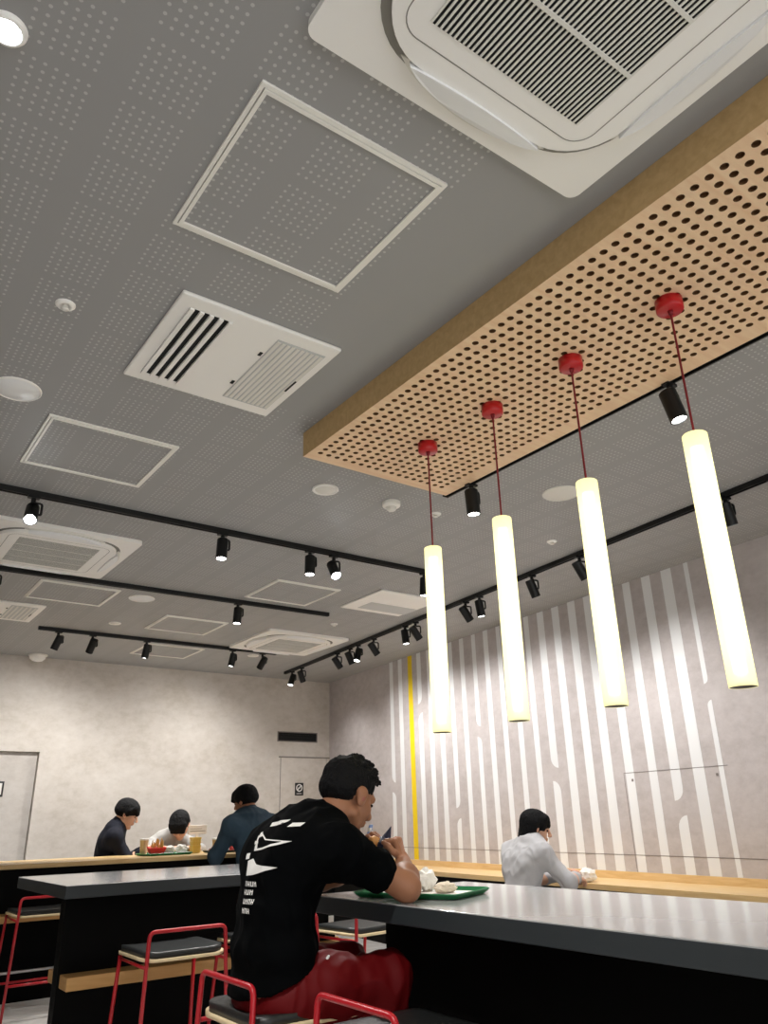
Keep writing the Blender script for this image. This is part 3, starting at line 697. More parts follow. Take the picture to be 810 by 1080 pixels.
# ------------------------------------------------------------------ soft body tools
class Field:
    """smoothly blended union of tapered capsules and ellipsoids, turned into one closed skin"""
    def __init__(s, k=.02): s.p = []; s.k = k; s.cuts = []
def cap(bm, p0, p1, r0, r1=None, n=14, m_=4, k=None):
    r1 = r0 if r1 is None else r1; p0, p1 = Vector(p0), Vector(p1)
    if isinstance(bm, Field):
        bm.p.append(('c', np.array(p0), np.array(p1), r0, r1, bm.k if k is None else k)); return
    if (p1-p0).length < 1e-5: p1 = p0+Vector((0, 0, 1e-4))
    s, t, d = frame_basis(p1-p0); rings = []
    prof = [(-r0*math.cos(k*PI/2/m_), r0*math.sin(k*PI/2/m_), 0) for k in range(1, m_+1)] + [(r1*math.sin(k*PI/2/m_), r1*math.cos(k*PI/2/m_), 1) for k in range(0, m_)]
    a = bm.verts.new(p0-d*r0); b = bm.verts.new(p1+d*r1)
    for off, rr, e in prof:
        c = (p1 if e else p0)+d*off; rings.append([bm.verts.new(c+(s*math.cos(2*PI*k/n)+t*math.sin(2*PI*k/n))*rr) for k in range(n)])
    for k in range(n): bm.faces.new((a, rings[0][(k+1) % n], rings[0][k])); bm.faces.new((b, rings[-1][k], rings[-1][(k+1) % n]))
    for A, B in zip(rings, rings[1:]):
        for k in range(n): bm.faces.new((A[k], A[(k+1) % n], B[(k+1) % n], B[k]))
def ell(bm, c, r, B=None, k=None):
    B = B if B is not None else Matrix.Identity(3)
    if isinstance(bm, Field):
        bm.p.append(('e', np.array(Vector(c)), np.array(B), np.array([max(1e-4, q) for q in r]), 0, bm.k if k is None else k)); return
    m4 = (B @ Matrix.Diagonal(Vector(r))).to_4x4(); m4.translation = Vector(c)
    bmesh.ops.create_icosphere(bm, subdivisions=3, radius=1, matrix=m4)
def chain(bm, pts, radii, k=None):
    for i in range(len(pts)-1): cap(bm, pts[i], pts[i+1], radii[i], radii[i+1], k=k)
def skin_of(F, h):
    lo, hi = [], []
    for q in F.p:
        if q[0] == 'c': m = max(q[3], q[4]); lo.append(np.minimum(q[1], q[2])-m); hi.append(np.maximum(q[1], q[2])+m)
        else: e = np.sqrt(((q[2]*q[3])**2).sum(1)); lo.append(q[1]-e); hi.append(q[1]+e)
    L = np.min(lo, 0)-.03; U = np.max(hi, 0)+.03; N = np.ceil((U-L)/h).astype(int)+1
    D = np.full(N, 1., np.float32)
    for q, a, b in zip(F.p, lo, hi):
        k = q[5]; mg = k+3*h; i0 = np.maximum(0, np.floor((a-mg-L)/h).astype(int)); i1 = np.minimum(N, np.ceil((b+mg-L)/h).astype(int)+1)
        X = (L[0]+h*np.arange(i0[0], i1[0]))[:, None, None]; Y = (L[1]+h*np.arange(i0[1], i1[1]))[None, :, None]; Z = (L[2]+h*np.arange(i0[2], i1[2]))[None, None, :]
        if q[0] == 'c':
            v = q[2]-q[1]; l2 = max(1e-9, float(v@v)); x, y, z = X-q[1][0], Y-q[1][1], Z-q[1][2]
            t = np.clip((x*v[0]+y*v[1]+z*v[2])/l2, 0, 1); d = np.sqrt((x-t*v[0])**2+(y-t*v[1])**2+(z-t*v[2])**2)-(q[3]+(q[4]-q[3])*t)
        else:
            x, y, z = X-q[1][0], Y-q[1][1], Z-q[1][2]; M = q[2]
            u = [(x*M[0, j]+y*M[1, j]+z*M[2, j]) for j in range(3)]
            k0 = np.sqrt(sum((u[j]/q[3][j])**2 for j in range(3))); k1 = np.sqrt(sum((u[j]/q[3][j]**2)**2 for j in range(3)))+1e-9
            d = k0*(k0-1)/k1
        S = D[i0[0]:i1[0], i0[1]:i1[1], i0[2]:i1[2]]; hh = np.maximum(k-np.abs(S-d), 0)/max(k, 1e-6)
        np.copyto(S, np.minimum(S, d)-hh*hh*k*.25)
    for n_, d_ in F.cuts:                  # straight hems
        X = (L[0]+h*np.arange(N[0]))[:, None, None]; Y = (L[1]+h*np.arange(N[1]))[None, :, None]; Z = (L[2]+h*np.arange(N[2]))[None, None, :]
        D = np.maximum(D, (X*n_[0]+Y*n_[1]+Z*n_[2]-d_).astype(np.float32))
    sg = D < 0
    c8 = [(i, j, k) for i in (0, 1) for j in (0, 1) for k in (0, 1)]
    sub = lambda A, c: A[c[0]:A.shape[0]-1+c[0], c[1]:A.shape[1]-1+c[1], c[2]:A.shape[2]-1+c[2]]
    cnt = sum(sub(sg, c).astype(np.int8) for c in c8); act = (cnt > 0) & (cnt < 8); I = np.argwhere(act)
    ids = np.full(act.shape, -1, np.int64); ids[act] = np.arange(len(I))
    V = np.stack([D[I[:, 0]+c[0], I[:, 1]+c[1], I[:, 2]+c[2]] for c in c8], 1); acc = np.zeros((len(I), 3)); w_ = np.zeros(len(I))
    for a in range(8):
        for b in range(a+1, 8):
            da = np.array(c8[a], float); db = np.array(c8[b], float)
            if abs(da-db).sum() != 1: continue
            m = (V[:, a] < 0) != (V[:, b] < 0); t = V[m, a]/(V[m, a]-V[m, b]); acc[m] += da+(db-da)*t[:, None]; w_[m] += 1
    P = L + h*(I+acc/w_[:, None]); quads = []
    for ax in range(3):
        o1, o2 = [x for x in range(3) if x != ax]
        s0 = [slice(None)]*3; s1 = [slice(None)]*3; s0[ax] = slice(0, -1); s1[ax] = slice(1, None)
        ch = sg[tuple(s0)] != sg[tuple(s1)]; E_ = np.argwhere(ch); E_ = E_[(E_[:, o1] > 0) & (E_[:, o2] > 0) & (E_[:, o1] < ids.shape[o1]) & (E_[:, o2] < ids.shape[o2])]
        def at(d1, d2): q = E_.copy(); q[:, o1] -= d1; q[:, o2] -= d2; return ids[q[:, 0], q[:, 1], q[:, 2]]
        Q = np.stack([at(1, 1), at(0, 1), at(0, 0), at(1, 0)], 1)
        neg = sg[E_[:, 0], E_[:, 1], E_[:, 2]]; flip = ~neg if ax != 1 else neg
        Q[flip] = Q[flip][:, ::-1]; quads.append(Q)
    return P, np.concatenate(quads)
def soft(name, bm, m, parent, voxel=.006, smooth=0, fold=0., fscale=14., loc=None):
    P, Q = skin_of(bm, voxel)
    me2 = bpy.data.meshes.new(name); me2.vertices.add(len(P)); me2.vertices.foreach_set('co', P.astype(np.float32).ravel())
    me2.loops.add(Q.size); me2.loops.foreach_set('vertex_index', Q.astype(np.int32).ravel())
    me2.polygons.add(len(Q)); me2.polygons.foreach_set('loop_start', np.arange(0, Q.size, 4, dtype=np.int32)); me2.update(calc_edges=True); me2.validate()
    if fold:
        N_ = [v.normal.copy() for v in me2.vertices]
        for v, n_ in zip(me2.vertices, N_):
            p = v.co; q = Vector((p.x*fscale, p.y*fscale, p.z*fscale*.6)); a = noise.noise(q+Vector((noise.noise(q*.7), 0, 0))*1.2)
            v.co = p + n_*fold*(abs(a)*-2.0+.4+.5*noise.noise(q*2.3))
    me2.materials.append(m)
    for p in me2.polygons: p.use_smooth = True
    r = bpy.data.objects.new(name, me2); C.objects.link(r); r.parent = parent
    if loc is not None: r.location = loc
    return r
def basis(yaw=0., pitch=0., roll=0.):
    """columns: forward, left, up; pitch > 0 looks down"""
    return Matrix.Rotation(yaw, 3, 'Z') @ Matrix.Rotation(pitch, 3, 'Y') @ Matrix.Rotation(roll, 3, 'X')
def head_prims(bm, c, B, s=1.):
    P = lambda x, y, z: c + B @ (Vector((x, y, z))*s)
    E = lambda p, r: ell(bm, P(*p), [q*s for q in r], B)
    E((-.012, 0, .032), (.096, .074, .084)); E((.028, 0, -.03), (.058, .058, .080)); E((.066, 0, -.096), (.020, .022, .018))
    for y in (-1, 1):
        cap(bm, P(.0, y*.046, -.058), P(.060, y*.012, -.096), .021*s, .017*s)
        E((.046, y*.036, -.028), (.032, .027, .034)); E((-.004, y*.077, -.008), (.019, .009, .031)); E((-.008, y*.079, .006), (.021, .010, .018))
        E((.102, y*.011, -.032), (.009, .008, .008))
    cap(bm, P(.074, -.032, .020), P(.074, .032, .020), .015*s); cap(bm, P(.088, 0, .012), P(.110, 0, -.026), .008*s, .012*s)
    E((.088, 0, -.052), (.010, .021, .006)); E((.086, 0, -.063), (.010, .018, .007))
def hand_prims(bm, wrist, f, n, thumb, curl=(.5, .7, .5), s=1., spread=.12):
    """f: along the hand, n: the way the palm faces, thumb: +1 or -1 picks the thumb side"""
    f = Vector(f).normalized(); n = Vector(n); n = (n-f*n.dot(f)).normalized(); t = f.cross(n).normalized()*thumb
    w_ = Vector(wrist); tips = []
    cap(bm, w_-f*.03*s, w_+f*.02*s, .026*s, .024*s)
    for k, (o_, L) in enumerate(((.030, 1.0), (.010, 1.08), (-.011, 1.0), (-.031, .80))):
        base = w_+f*(.088-.004*abs(k-1.2))*s+t*o_*s
        cap(bm, w_+f*.015*s+t*o_*.55*s, base, .0145*s, .0115*s)
        dirv = (f+t*spread*(1.5-k)*.5).normalized(); p = base; r = .0095
        ax = dirv.cross(n).normalized()
        for ln, cu in zip((.042, .027, .021), curl):
            dirv = Matrix.Rotation(cu, 3, ax) @ dirv
            q = p+dirv*ln*L*s; cap(bm, p, q, r*s, (r-.0010)*s); p = q; r -= .0010
        tips.append(p)
    pn = f.cross(t)*-thumb
    b = w_+f*.022*s+t*.020*s; d1 = (f*.6+t*.75+pn*.25).normalized(); d2 = (f*.9+t*.15+pn*.45).normalized()
    k1 = b+d1*.040*s; k2 = k1+d2*.032*s; k3 = k2+(d2+pn*.3).normalized()*.024*s
    chain(bm, [b, k1, k2, k3], [.016*s, .0125*s, .0108*s, .0090*s]); return tips

def person(label, loc, J, yaw, hyaw, hpitch, skin, cloth, trousers, hair_fn, sleeve=1.0, bulk=1.0, voxel=.006, hroll=0., hands=None, collar=None, fold=.004, legs=True, hs=1.0, hem=(0., -.03)):
    """J holds world joints (x, y, height relative to the eye level); everything is stored around the person's own base"""
    o0 = Vector((loc[0], loc[1], 0)); g = {k: Vector((p[0], p[1], p[2]+H))-o0 for k, p in J.items()}
    t = thing('person', label, 'person', o0)
    B = basis(yaw)
    Bh = basis(hyaw, hpitch, hroll)
    def torso(bm, grow, upto=1.0):
        prof = [(.0, .158, .112), (.16, .150, .104), (.34, .142, .098), (.52, .150, .106), (.7, .160, .108), (.86, .150, .092), (.96, .10, .07)]
        hip, chest, neck = g['hip'], g['chest'], g['neck']
        for u, sw, dp in prof:
            p = hip*(1-u)*(1-u)+chest*2*u*(1-u)*1.0+neck*u*u
            tang = ((chest-hip)*(1-u)+(neck-chest)*u).normalized(); l_ = B @ Vector((0, 1, 0)); f_2 = l_.cross(tang).normalized(); l_ = tang.cross(f_2)
            M = Matrix((f_2, l_, tang)).transposed(); gg = grow+(.014*max(0, 1-u/.3) if grow else 0); ell(bm, p, (dp*bulk+gg, sw*bulk+gg, .085+grow), M)
        for s in 'LR':
            sh = g['sh'+s]; mid = neck*.55+sh*.45+Vector((0, 0, .005))
            cap(bm, neck+Vector((0, 0, -.01)), mid, .050+grow, .052+grow); cap(bm, mid, sh, .052*bulk+grow, .056*bulk+grow)
            cap(bm, sh, g['chest']*.6+sh*.4, .06+grow, .075+grow)
    bm = Field(.03); torso(bm, 0)
    hc = g['head']; nk = hc + Bh @ Vector((-.028, 0, -.055))
    cap(bm, g['neck'], nk, .060, .055); bm.k = .010; head_prims(bm, hc, Bh, hs); bm.k = .02
    for s in 'LR':
        chain(bm, [g['sh'+s], g['el'+s], g['el'+s]*.65+g['wr'+s]*.35, g['wr'+s]], [.050*bulk, .040, .041, .027])
        bm.k = .005
        if hands and s in hands: hand_prims(bm, g['wr'+s], *hands[s])
        else: hand_prims(bm, g['wr'+s], g['wr'+s]-g['el'+s], Vector((0, 0, -1)), 1 if s == 'L' else -1)
        bm.k = .03
        if legs:
            hp = g['hip'] + B @ Vector((.0, .085 if s == 'L' else -.085, -.02))
            chain(bm, [hp, g['kn'+s], g['an'+s]], [.080, .056, .040]); 
            ft = g['an'+s] + B @ Vector((.14, 0, -.035)); cap(bm, g['an'+s]+Vector((0, 0, -.02)), ft, .036, .030)
    body = soft('body', bm, skin, t, voxel, 3)
    # eyes
    for y in (-1, 1):
        bm = nb(); ell(bm, hc + Bh @ Vector((.081, y*.030, .001))*hs, (.006, .011, .0055), Bh); obj('eye', bm, M_EYE, t, True)
        bm = nb(); ell(bm, hc + Bh @ Vector((-.004, y*.0845, -.006))*hs, (.009, .004, .016), Bh); obj('ear_shade', bm, M_EAR_SHADE, t, True)  # darker ellipsoid paints the shade of the ear hollow
    # shirt
    bm = Field(.04); torso(bm, .014)
    for s in 'LR':
        e = g['el'+s]; sh = g['sh'+s]; wr = g['wr'+s]
        if sleeve <= 1: q = sh.lerp(e, sleeve); chain(bm, [sh, q], [.066*bulk, .062*bulk])
        else: chain(bm, [sh, e, e.lerp(wr, sleeve-1)], [.064*bulk, .054*bulk, .040])
    q = g['hip']+Vector((0, 0, hem[1])); n_ = (B @ Vector((math.sin(hem[0]), 0, -math.cos(hem[0])))); bm.cuts.append((tuple(n_), n_.dot(q)))
    shirt = soft('shirt', bm, cloth, t, voxel+.001, 3, fold, 13.)
    if collar:
        bm = Field(.01); cap(bm, g['neck']+(nk-g['neck'])*.10, g['neck']+(nk-g['neck'])*.55, .072, .066); soft('collar', bm, collar, t, voxel, 2)
    if legs:
        bm = Field(.05); ell(bm, g['hip']+Vector((0, 0, -.03)), (.124*bulk, .168*bulk, .10), B)
        for s in 'LR':
            hp = g['hip'] + B @ Vector((.0, .085 if s == 'L' else -.085, -.02))
            chain(bm, [hp + B @ Vector((.02, 0, -.015)), hp.lerp(g['kn'+s], .35), g['kn'+s], g['kn'+s].lerp(g['an'+s], .92)], [.092, .092, .074, .060])
        soft('trousers', bm, trousers, t, voxel+.001, 3, fold*1.4, 11.)
        for s in 'LR':
            bm = Field(.02); a = g['an'+s]; cap(bm, a+Vector((0, 0, -.03)), a + B @ Vector((.15, 0, -.045)), .045, .038); soft('shoe', bm, M_SHOE, t, .006, 2)
    bm = Field(.012); hair_fn(bm, hc, Bh, hs); soft('hair', bm, M_HAIR, t, max(.0035, voxel*.7), 1, .0025, 60)
    return t, shirt, g
M_SHOE = mat('dark_shoe', '#1a1a1c', .5)
def hair_short(bm, c, B, s):
    P = lambda x, y, z: c + B @ (Vector((x, y, z))*s)
    E = lambda p, r: ell(bm, P(*p), [q*s for q in r], B)
    E((-.022, 0, .048), (.096, .080, .078)); E((-.050, 0, .008), (.066, .074, .055)); E((.022, 0, .082), (.060, .064, .036)); E((.012, 0, .045), (.062, .0775, .050))
    rnd = random.Random(3); bm.k = .006
    for k in range(170):
        a = rnd.uniform(-2.8, 2.8); e = rnd.uniform(.2, 1.5)
        d = Vector((math.cos(a)*math.cos(e), math.sin(a)*math.cos(e), math.sin(e)))
        p = Vector((-.018, 0, .048))+Vector((d.x*.088, d.y*.074, d.z*.074)); q = p+d*.016+Vector((.014, 0, .004))
        cap(bm, P(*p), P(*q), .0075*s, .0030*s)
    for k in range(10):
        y = -.045+k*.010; cap(bm, P(.060, y, .084), P(.088+rnd.uniform(-.008, .006), y*1.05, .082+rnd.uniform(-.010, .014)), .010*s, .0035*s)
def hair_bowl(bm, c, B, s):
    P = lambda x, y, z: c + B @ (Vector((x, y, z))*s)
    E = lambda p, r: ell(bm, P(*p), [q*s for q in r], B)
    bm.k = .03
    E((-.012, 0, .052), (.108, .092, .084)); E((-.042, 0, .012), (.078, .088, .055))
    for y in (-.055, -.028, 0, .028, .055): cap(bm, P(.055, y, .070), P(.088, y*.95, .030), .018*s, .010*s)
    for y in (-1, 1): cap(bm, P(.02, y*.076, .03), P(.008, y*.078, -.002), .018*s, .012*s)
def hair_flop(bm, c, B, s):
    P = lambda x, y, z: c + B @ (Vector((x, y, z))*s)
    E = lambda p, r: ell(bm, P(*p), [q*s for q in r], B)
    E((-.010, 0, .050), (.108, .092, .082)); E((-.045, 0, .0), (.072, .086, .068)); E((.055, 0, .058), (.060, .078, .050))
    bm.k = .025
    for y in (-.06, -.035, -.01, .015, .04, .06): cap(bm, P(.062, y, .070), P(.096, y*.95, .014), .018*s, .009*s)
def hair_bob(bm, c, B, s):
    P = lambda x, y, z: c + B @ (Vector((x, y, z))*s)
    E = lambda p, r: ell(bm, P(*p), [q*s for q in r], B)
    bm.k = .035
    E((-.014, 0, .046), (.102, .084, .080)); E((-.045, 0, -.02), (.066, .080, .090)); E((-.055, 0, -.085), (.050, .072, .055))
    for y in (-1, 1): cap(bm, P(-.010, y*.070, .03), P(-.022, y*.066, -.110), .020*s, .016*s); cap(bm, P(.045, y*.058, .07), P(.052, y*.066, .0), .012*s, .007*s)
    for y in (-.045, -.015, .015, .045): cap(bm, P(.060, y, .078), P(.083, y, .034), .012*s, .007*s)

# ------------------------------------------------------------------ the man in the black shirt
M_TEE = mat('black_cotton', '#040506', .9, spec=.05)
M_REDP = mat('dark_red_satin', '#5c0408', .6, spec=.15)
M_PRINT = mat('white_print', '#e4e2df', .7)
J = dict(hip=(1.305, 2.39, -.46), chest=(1.235, 2.37, -.12), neck=(1.425, 2.355, -.020), head=(1.535, 2.335, .070), shR=(1.395, 2.175, -.090), shL=(1.385, 2.555, -.085),
         elR=(1.620, 2.135, -.205), wrR=(1.760, 2.335, -.145), elL=(1.62, 2.64, -.20), wrL=(1.705, 2.50, -.150),
         knR=(1.610, 2.24, -.470), knL=(1.63, 2.52, -.470), anR=(1.54, 2.24, -.88), anL=(1.58, 2.52, -.88))
man, tee, g = person('person in a black printed t-shirt and red trousers eating at the grey bar table, seen from behind', (1.305, 2.39), J, math.radians(-8), math.radians(8), math.radians(24), M_SKIN, M_TEE, M_REDP, hair_short, sleeve=.54, bulk=1.02, voxel=.0042, fold=.007, hem=(.36, .025),
    hands={'R': ((-.22, .12, .95), (-.6, .75, .05), 1, (1.45, 1.5, .9), .88), 'L': ((-.05, -.30, .92), (.3, -.85, -.2), -1, (.8, 1.0, .6), .95)})
man['label'] = 'person in black printed t-shirt and red trousers, eating at the grey bar table'
# shirt print, laid on the cloth of the back
dg = bpy.context.evaluated_depsgraph_get()
bvh = BVHTree.FromPolygons([v.co for v in tee.data.vertices], [p.vertices[:] for p in tee.data.polygons])
fwd = Vector((math.cos(math.radians(-8)), math.sin(math.radians(-8)), 0)); left = Vector((-fwd.y, fwd.x, 0))
def printed(name, polys, label=None):
    bm = nb()
    for pts in polys:
        try: f = bm.faces.new([bm.verts.new((u, v_, 0)) for u, v_ in pts])
        except ValueError: continue
    bmesh.ops.triangulate(bm, faces=bm.faces[:])
    for _ in range(3):
        le = [e for e in bm.edges if e.calc_length() > .012]
        if le: bmesh.ops.subdivide_edges(bm, edges=le, cuts=1); bmesh.ops.triangulate(bm, faces=[f for f in bm.faces if len(f.verts) > 3])
    bad = []
    for v in bm.verts:
        u, z = v.co.x-.062, v.co.y+.012; o = left*u + Vector((0, 0, z+H)) - fwd*1.0
        h = bvh.ray_cast(o, fwd)
        if h[0] is None: bad.append(v)
        else: v.co = h[0] + h[1]*.0022
    if bad: bmesh.ops.delete(bm, geom=bad, context='VERTS')
    obj(name, bm, M_PRINT, man)
def blade(cx, cz, L, h_, t=None):
    """a pointed leaf shape, sharp end to the right of the back"""
    up = [(cx+L*.5, cz+h_*.35), (cx+L*.30, cz+h_*.50), (cx+L*.05, cz+h_*.18), (cx-L*.5, cz+h_*.05)]
    dn = [(cx-L*.2, cz-h_*.22), (cx+L*.12, cz-h_*.42), (cx+L*.40, cz-h_*.5)]
    return up + dn
def outline(pts, w_):
    cx = sum(p[0] for p in pts)/len(pts); cz = sum(p[1] for p in pts)/len(pts); n = len(pts); out = []
    k = 1-w_
    inn = [(cx+(x-cx)*k, cz+(z-cz)*k) for x, z in pts]
    return [[pts[i], pts[(i+1) % n], inn[(i+1) % n], inn[i]] for i in range(n)]
PCU = -.03
printed('print_top_marks', [[(.02, -.020), (-.05, -.012), (-.055, -.024), (.01, -.032)], [(-.075, -.022), (-.105, -.022), (-.105, -.032), (-.078, -.033)]])
printed('print_outline', outline(blade(PCU-.01, -.075, .155, .050), .30) + [[(.03, -.048), (.012, -.046), (.012, -.054), (.03, -.057)], [(.045, -.072), (.015, -.070), (.01, -.078), (.04, -.082)]])
printed('print_solid', [blade(PCU, -.145, .14, .048), [(.06, -.108), (.038, -.106), (.036, -.122), (.058, -.124)]])
rows = []
for r, (z, n) in enumerate(((-.190, 4), (-.213, 3), (-.238, 4), (-.263, 3))):
    for k in range(n):
        u = .020-k*.0125; a, b = u, u-.0098
        rows += [[(a, z+.007), (a-.003, z+.007), (a-.003, z-.007), (a, z-.007)], [(b+.003, z+.007), (b, z+.007), (b, z-.007), (b+.003, z-.007)]]
        zz = z+(.0055, -.001, -.0055, .002)[(k+r) % 4]; rows.append([(a-.003, zz+.0015), (b+.003, zz+.0015), (b+.003, zz-.0015), (a-.003, zz-.0015)])
printed('print_lettering', rows)
bm = nb(); cap(bm, (.075, -.160, -.395+H), (.088, -.158, -.382+H), .005, .004)
bmesh.ops.recalc_face_normals(bm, faces=bm.faces); obj('drawstring_tip', bm, M_PRINT, man, True)

# what he holds
M_NAVY = mat('navy_wrapper', '#232742', .5, bump=.3, bscale=60)
M_BLUEP = mat('blue_packet', '#7f9fd4', .3)
def crumple(bm, c, r, seed, amp=.25, sub=3, sq=(1, 1, 1)):
    rnd = random.Random(seed); off = Vector((rnd.random()*9, rnd.random()*9, rnd.random()*9)); c = Vector(c)
    b2 = nb(); bmesh.ops.create_icosphere(b2, subdivisions=sub, radius=1)
    for v in b2.verts:
        k = 1+amp*(noise.noise(v.co*2.2+off)+.6*noise.noise(v.co*5+off)); v.co = c + Vector((v.co.x*sq[0], v.co.y*sq[1], v.co.z*sq[2]))*r*k
    me = bpy.data.meshes.new('t'); b2.to_mesh(me); b2.free(); bm.from_mesh(me); bpy.data.meshes.remove(me)
WX, WY_, WZ = 1.722, 2.415, H-.100
t = thing('wrapped_burger', 'burger in a dark blue paper wrapper held in both hands by the man in black', 'food', (WX, WY_, WZ))
bm = nb(); crumple(bm, (0, 0, 0), .042, 4, .22, 3, (1, .9, .85)); obj('wrapper', bm, M_NAVY, t)
bm = nb(); cyl(bm, (.02, 0, .015), (.040, -.012, .070), .024, .001, n=7); obj('paper_corner', bm, M_NAVY, t)
bm = nb(); crumple(bm, (-.03, .0, .018), .024, 9, .2, 3); obj('bun', bm, mat('toasted_bun', '#c28a4a', .6), t, True)
t = thing('sauce_packet', 'small blue and white packet near the mouth of the man in black', 'packet', (1.715, 2.475, H-.055), .4)
bm = nb(); box(bm, -.010, .010, -.004, .004, -.028, .032, bev=.003)
for v in bm.verts: v.co.x += .5*v.co.z
obj('pouch', bm, M_BLUEP, t)
bm = nb(); box(bm, -.0105, .0035, -.0047, .0047, .008, .022)
for v in bm.verts: v.co.x += .5*v.co.z
obj('white_band', bm, M_PRINT, t)

# ------------------------------------------------------------------ trays and food
M_TRAY = mat('green_tray', '#0f6b3c', .35, spec=.5); M_TRAYD = mat('dark_tray', '#1d2420', .4, spec=.5)
M_PAPER = mat('white_paper', '#e9e6df', .7, bump=.3, bscale=40)
def tray(loc, rz, label, m, w_=.36, d_=.27, liner=True):
    t = thing('serving_tray', label, 'tray', loc, rz, 'serving trays'); bm = nb()
    L = [rrect(w_, d_, .03, 5), rrect(w_*.985, d_*.98, .03, 5), rrect(w_*.93, d_*.91, .025, 5), rrect(w_*.91, d_*.885, .025, 5)]
    Z = [.016, .018, .006, .005]; rings = [[bm.verts.new((x, y, z)) for x, y in p] for p, z in zip(L, Z)]
    und = [[bm.verts.new((x*.99, y*.99, z)) for x, y in p] for p, z in ((L[0], .012), (L[2], .0005))]
    n = len(L[0])
    for A, Bq in zip(rings, rings[1:]):
        for k in range(n): bm.faces.new((A[k], A[(k+1) % n], Bq[(k+1) % n], Bq[k]))
    bm.faces.new(rings[-1])
    for k in range(n): bm.faces.new((rings[0][(k+1) % n], rings[0][k], und[0][k], und[0][(k+1) % n])); bm.faces.new((und[0][(k+1) % n], und[0][k], und[1][k], und[1][(k+1) % n]))
    bm.faces.new(und[1][::-1]); bmesh.ops.recalc_face_normals(bm, faces=bm.faces); obj('tray_body', bm, m, t)
    if liner:
        bm = nb(); box(bm, -w_*.40, w_*.40, -d_*.39, d_*.39, .0052, .0062); obj('paper_liner', bm, M_PAPER, t)
    return t
tray((1.810, 2.30, TT+.001), math.radians(-66), 'green serving tray under the elbow of the man in the black shirt', M_TRAY, .40, .29)
def ball(x, y, z, r, seed, label, sq=(1, 1, .8), m=None, name='paper_wrapper'):
    t = thing(name, label, 'wrapper', (x, y, z)); bm = nb(); crumple(bm, (0, 0, r*sq[2]*.86), r, seed, .3, 3, sq); obj('crumpled_paper', bm, m or M_PAPER, t)
    bm = nb(); crumple(bm, (r*.45, r*.2, r*sq[2]*1.0), r*.5, seed+5, .5, 2, (1, .5, .9)); obj('folded_corner', bm, m or M_PAPER, t); return t
ball(1.86, 2.34, TT+.012, .036, 21, 'tall crumpled white wrapper on the green tray of the man in black', (1, 1, 1.05))
ball(1.86, 2.235, TT+.0075, .034, 33, 'flatter pale wrapper at the right end of the green tray', (1.2, .9, .55), mat('cream_paper', '#d6c9b4', .7))

# people and food behind the back counter
YC = TT+.001
tray((2.64, 6.86, YC), .02, 'green serving tray at the left on the back counter', M_TRAY, .42, .27)
tray((3.20, 6.83, YC), .0, 'dark serving tray at the right on the back counter', M_TRAYD, .36, .27)
def fries(x, y, z):
    t = thing('fries_carton', 'red open carton of fries on the left tray of the back counter', 'food', (x, y, z)); bm = nb()
    a = [bm.verts.new(p) for p in ((-.05, -.028, 0), (.05, -.028, 0), (.05, .028, 0), (-.05, .028, 0))]; b = [bm.verts.new(p) for p in ((-.075, -.032, .05), (.075, -.032, .05), (.075, .032, .062), (-.075, .032, .062))]
    bm.faces.new(a[::-1]); bm.faces.new(b)
    for k in range(4): bm.faces.new((a[k], a[(k+1) % 4], b[(k+1) % 4], b[k]))
    obj('carton', bm, mat('red_carton', '#d9261c', .5), t)
    bm = nb(); rnd = random.Random(5)
    for k in range(22):
        p = Vector((rnd.uniform(-.055, .055), rnd.uniform(-.022, .022), .05)); q = p+Vector((rnd.uniform(-.02, .02), rnd.uniform(-.01, .01), rnd.uniform(.03, .075))); cyl(bm, p, q, .0045, n=4)
    f = obj('fries', bm, mat('fries_yellow', '#dcae62', .6), t); f['kind'] = 'stuff'
fries(2.545, 6.79, YC+.008)
def cup(x, y, z, r, h_, m, label, lid=True):
    t = thing('paper_cup', label, 'cup', (x, y, z)); bm = nb(); lathe(bm, [(0, .002), (r*.74, .0), (r, h_), (r*1.04, h_+.003), (r*.96, h_+.004), (r*.72, .006), (0, .006)], 26); bmesh.ops.recalc_face_normals(bm, faces=bm.faces); obj('cup_wall', bm, m, t, True)
    if lid:
        bm = nb(); lathe(bm, [(r*1.06, h_-.004), (r*1.06, h_+.006), (r*.9, h_+.012), (0, h_+.012)], 26); bmesh.ops.recalc_face_normals(bm, faces=bm.faces); obj('lid', bm, M_PAPER, t, True)
    return t
M_TAN = mat('tan_cup', '#cbb589', .6)
cup(2.475, 6.90, YC+.008, .036, .115, M_TAN, 'tan paper cup behind the fries on the left tray')
cup(3.115, 6.86, YC+.006, .040, .10, M_TAN, 'tan paper cup on the dark tray at the right of the back counter')
cup(3.235, 6.80, YC+.006, .026, .055, mat('red_cup', '#c63a36', .5), 'small red cup on the dark tray beside the man in the blue jacket', False)
ball(2.665, 6.80, YC+.012, .040, 41, 'crumpled white wrapper in the middle of the left tray', (1.2, .9, .8))
ball(2.775, 6.82, YC+.012, .044, 47, 'larger crumpled white wrapper at the right of the left tray', (1.3, .9, .8))
t = thing('yellow_carton_stack', 'tall stack of yellow cartons between the two trays', 'carton', (2.945, 6.93, YC)); 
for k in range(4):
    bm = nb(); z = k*.032; w0 = .038+.003*(k % 2)
    poly_prism(bm, rrect(w0*2, .07, .012, 4), z+.001, z+.016); poly_prism(bm, rrect(w0*2+.006, .076, .012, 4), z+.0162, z+.0315)
    obj('carton', bm, mat('yellow_carton', '#e0bf5e', .5) if k == 0 else bpy.data.materials['yellow_carton'], t)
t = thing('table_card', 'white standing card behind the cups on the back counter', 'card', (3.06, 7.17, YC))
bm = nb(); box(bm, -.05, .05, -.03, .03, 0, .010, bev=.002); obj('base', bm, M_WHITE2, t)
